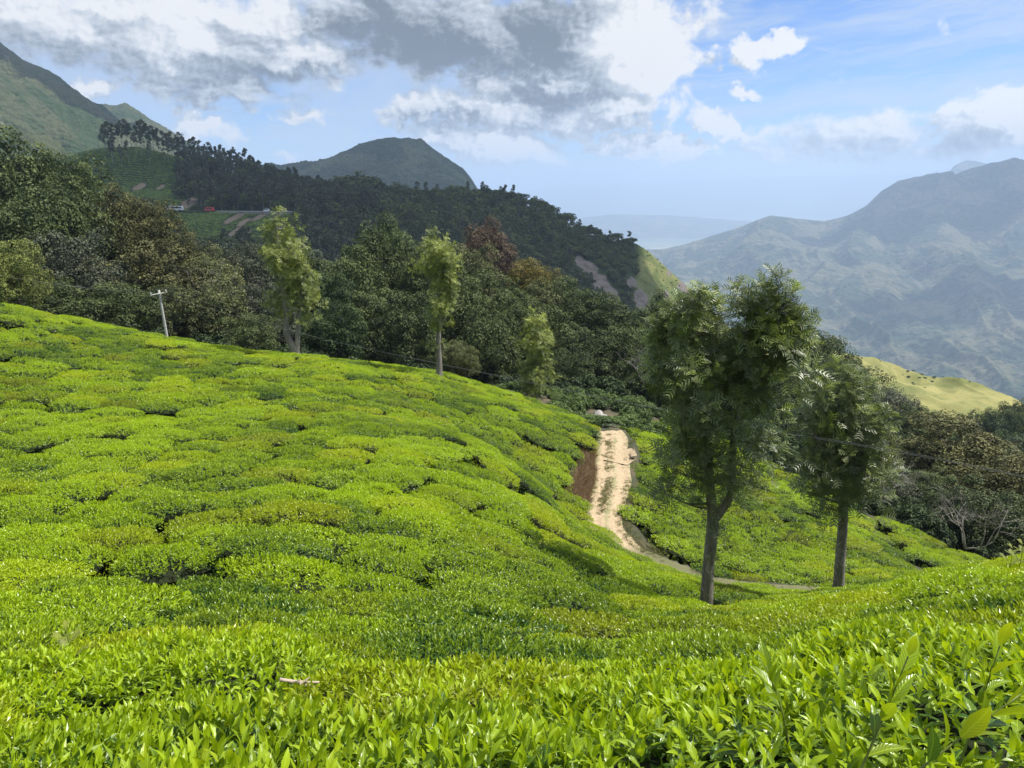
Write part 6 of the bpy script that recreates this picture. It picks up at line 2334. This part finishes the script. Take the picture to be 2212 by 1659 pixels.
# ------------------------------------------------------------------ small things in the tea
def small_things():
    r = np.random.default_rng(111)
    # dry broken branch lying on the near tea
    def on_tea(u, v, up):
        ys = np.linspace(1.2, 14, 900)
        q = np.array([P(u, v, y) for y in ys])
        k = np.argmax(q[:, 2] < base_z(q[:, 0], q[:, 1]) + TEA_H + up)
        return q[k]
    c = on_tea(640, 1476, 0.135)
    e = empty('dry_branch', c, 'pale dry broken branch lying on top of the near tea', 'branch')
    M_dry = simple_mat('dry_pale_wood', (0.52, 0.42, 0.33), 0.85, 0.25, 12.0, bump=0.3)
    px = (np.linalg.norm(c) * 0.93) / F
    V, Fs = tube(spline([(-34 * px, 0.0, 9 * px), (-12 * px, .01, 2 * px), (16 * px, 0.02, -4 * px), (44 * px, 0.03, -7 * px)], 10), np.linspace(0.010, 0.005, 10), 7)
    link('stick', mesh_np('stick', V, Fs, smooth=True), M_dry, parent=e)
    for k, (a, b) in enumerate((((-8 * px, 0, 2 * px), (12 * px, -.02, 14 * px)), ((8 * px, 0, -2 * px), (26 * px, .02, 8 * px)), ((20 * px, .0, -4 * px), (40 * px, -.03, 2 * px)))):
        V, Fs = tube(spline([a, b], 4), np.linspace(0.006, 0.003, 4), 5)
        link('twig', mesh_np('twig', V, Fs), M_dry, parent=e)
    # feathery weeds standing above the tea
    M_weed = leaf_mat('feathery_weed', (0.30, 0.33, 0.06), (0.15, 0.19, 0.04), (0.32, 0.36, 0.05), 0.5, 0.3, 0.35, False, 0.2)
    T = frond_template(8)
    for (u, v, Y, h, lab) in [(152, 1425, 5.0, 0.22, 'feathery yellow-green weed rising above the near tea on the left'), (592, 1440, 4.6, 0.10, 'small yellow-green fern tip in the tea above the dry branch'), (2180, 1225, 11.0, 0.30, 'thin leafy weed standing on the tea crest at the right edge'), (2201, 1224, 10.8, 0.34, 'taller leafy weed on the tea crest nearest the right edge')]:
        p = (on_tea(u, v, 0.04) if v > 1300 else P(u, v, Y)) - np.array([0, 0, 0.05])
        e = empty('weed', p, lab, 'weed')
        V, Fs = tube(spline([(0, 0, -.15), (.01, 0, h * .6), (.0, 0.01, h * 1.25)], 6), np.linspace(0.006, 0.002, 6), 5)
        link('stem', mesh_np('stem', V, Fs), M_shoot, parent=e)
        n = 7
        zz = np.linspace(0.25, 1.25, n) * h
        ph = np.arange(n) * 2.4
        d = np.stack([np.cos(ph) * .75, np.sin(ph) * .75, np.full(n, .65)], -1)
        R = frames(d, np.array([[0, 0, 1.0]]) * np.ones((n, 1)))
        for k in range(n):
            L = h * (0.62 - 0.05 * k)
            V, Fc = batch(T[0], T[1], np.array([[0, 0, zz[k]]]), R[k:k + 1], np.array([L]))
            link('leaf', mesh_np('leaf', V, [Fc], {'tint': np.full(len(V), 0.4 + .08 * k)}), M_weed, parent=e)
    # tall shoots of the nearest bush on the right
    LV, LF, LU = LEAF_FINE
    for (u0, v0, u1, v1, Y, lab) in [(1868, 1640, 1962, 1418, 1.42, 'tall tea shoot with a brown stem leaning right, tallest in the right foreground'), (1690, 1560, 1655, 1440, 1.75, 'short tea shoot with two broad leaves left of the tallest shoot'), (2090, 1600, 2160, 1395, 1.55, 'upright tea shoot with a rounded top leaf near the right edge'), (2000, 1655, 2205, 1500, 1.30, 'leaning tea shoot crossing the lower right corner')]:
        a, b = P(u0, v0, Y), P(u1, v1, Y + 0.05)
        a = a - (b - a) * 0.5
        e = empty('tea_shoot', a, lab, 'tea shoot')
        L = np.linalg.norm(b - a)
        ax = (b - a) / L
        sp = spline([np.zeros(3), (b - a) * .5 + np.array([0.01, .01, 0]), b - a], 10)
        V, Fs = tube(sp, np.linspace(0.0035, 0.0015, 10), 6)
        link('stem', mesh_np('stem', V, Fs, smooth=True), M_shoot, parent=e)
        n = 9
        for k in range(n):
            f = 0.36 + 0.64 * k / (n - 1)
            th = radians(62 - 48 * k / (n - 1) + r.normal(0, 8))
            ph = k * 2.4 + r.normal(0, .3)
            s1 = norm(np.cross(ax, np.array([0, 1.0, 0.1])))
            s2 = np.cross(ax, s1)
            d = ax * cos(th) + (s1 * cos(ph) + s2 * sin(ph)) * sin(th)
            nr = ax - (ax @ d) * d
            R = frames(d[None], nr[None])
            ln = r.uniform(0.075, 0.115) * (0.75 if k == n - 1 else 1.0)
            V, _ = batch(LV, LF[0], sp[int(f * 9)][None], R, np.array([ln]))
            me = mesh_np('leaf', V, LF, {'tint': np.full(len(V), np.clip(0.25 + 0.6 * k / n + r.normal(0, .1), 0, 1))}, smooth=True, uv=LU)
            link('leaf', me, M_tea_near, parent=e)


small_things()


def spur_scrub():
    """Scattered low scrub on the two grassy slopes."""
    r = np.random.default_rng(121)
    pts = []
    nv, nu = SP_G.shape[:2]
    while len(pts) < 420:
        i, j = r.integers(SP_CR + 2, nv - 8), r.integers(0, nu - 1)
        q = SP_G[i, j]
        if fbm(np.array(q[0] * 0.03), np.array(q[1] * 0.03), 3) > r.normal(0.1, 0.2):
            pts.append(q + r.normal(0, 0.4, 3) * np.array([1, 1, 0]))
    k = 0
    while k < 160:
        u, t = r.uniform(1390, 1560), r.uniform(2.05, 4.5)
        if ridge_val(R_GRASS, u, t) > 0.6:
            pts.append(ridge_at(u, t))
            k += 1
    m = len(pts)
    s = r.uniform(0.3, 0.95, m) ** 1.6
    o = gn_scatter('slope_scrub', np.array(pts), np.column_stack([np.zeros(m), np.zeros(m), r.random(m) * 6.28]), np.column_stack([s * 1.2, s * 1.2, s * 0.8]), r.integers(0, 4, m), [proto(f'scrub{q}', me, None) for q, me in enumerate(SHRUB_U)])
    tag(o, 'low scrub dotted over the grassy slopes', 'scrub', kind='stuff')


spur_scrub()
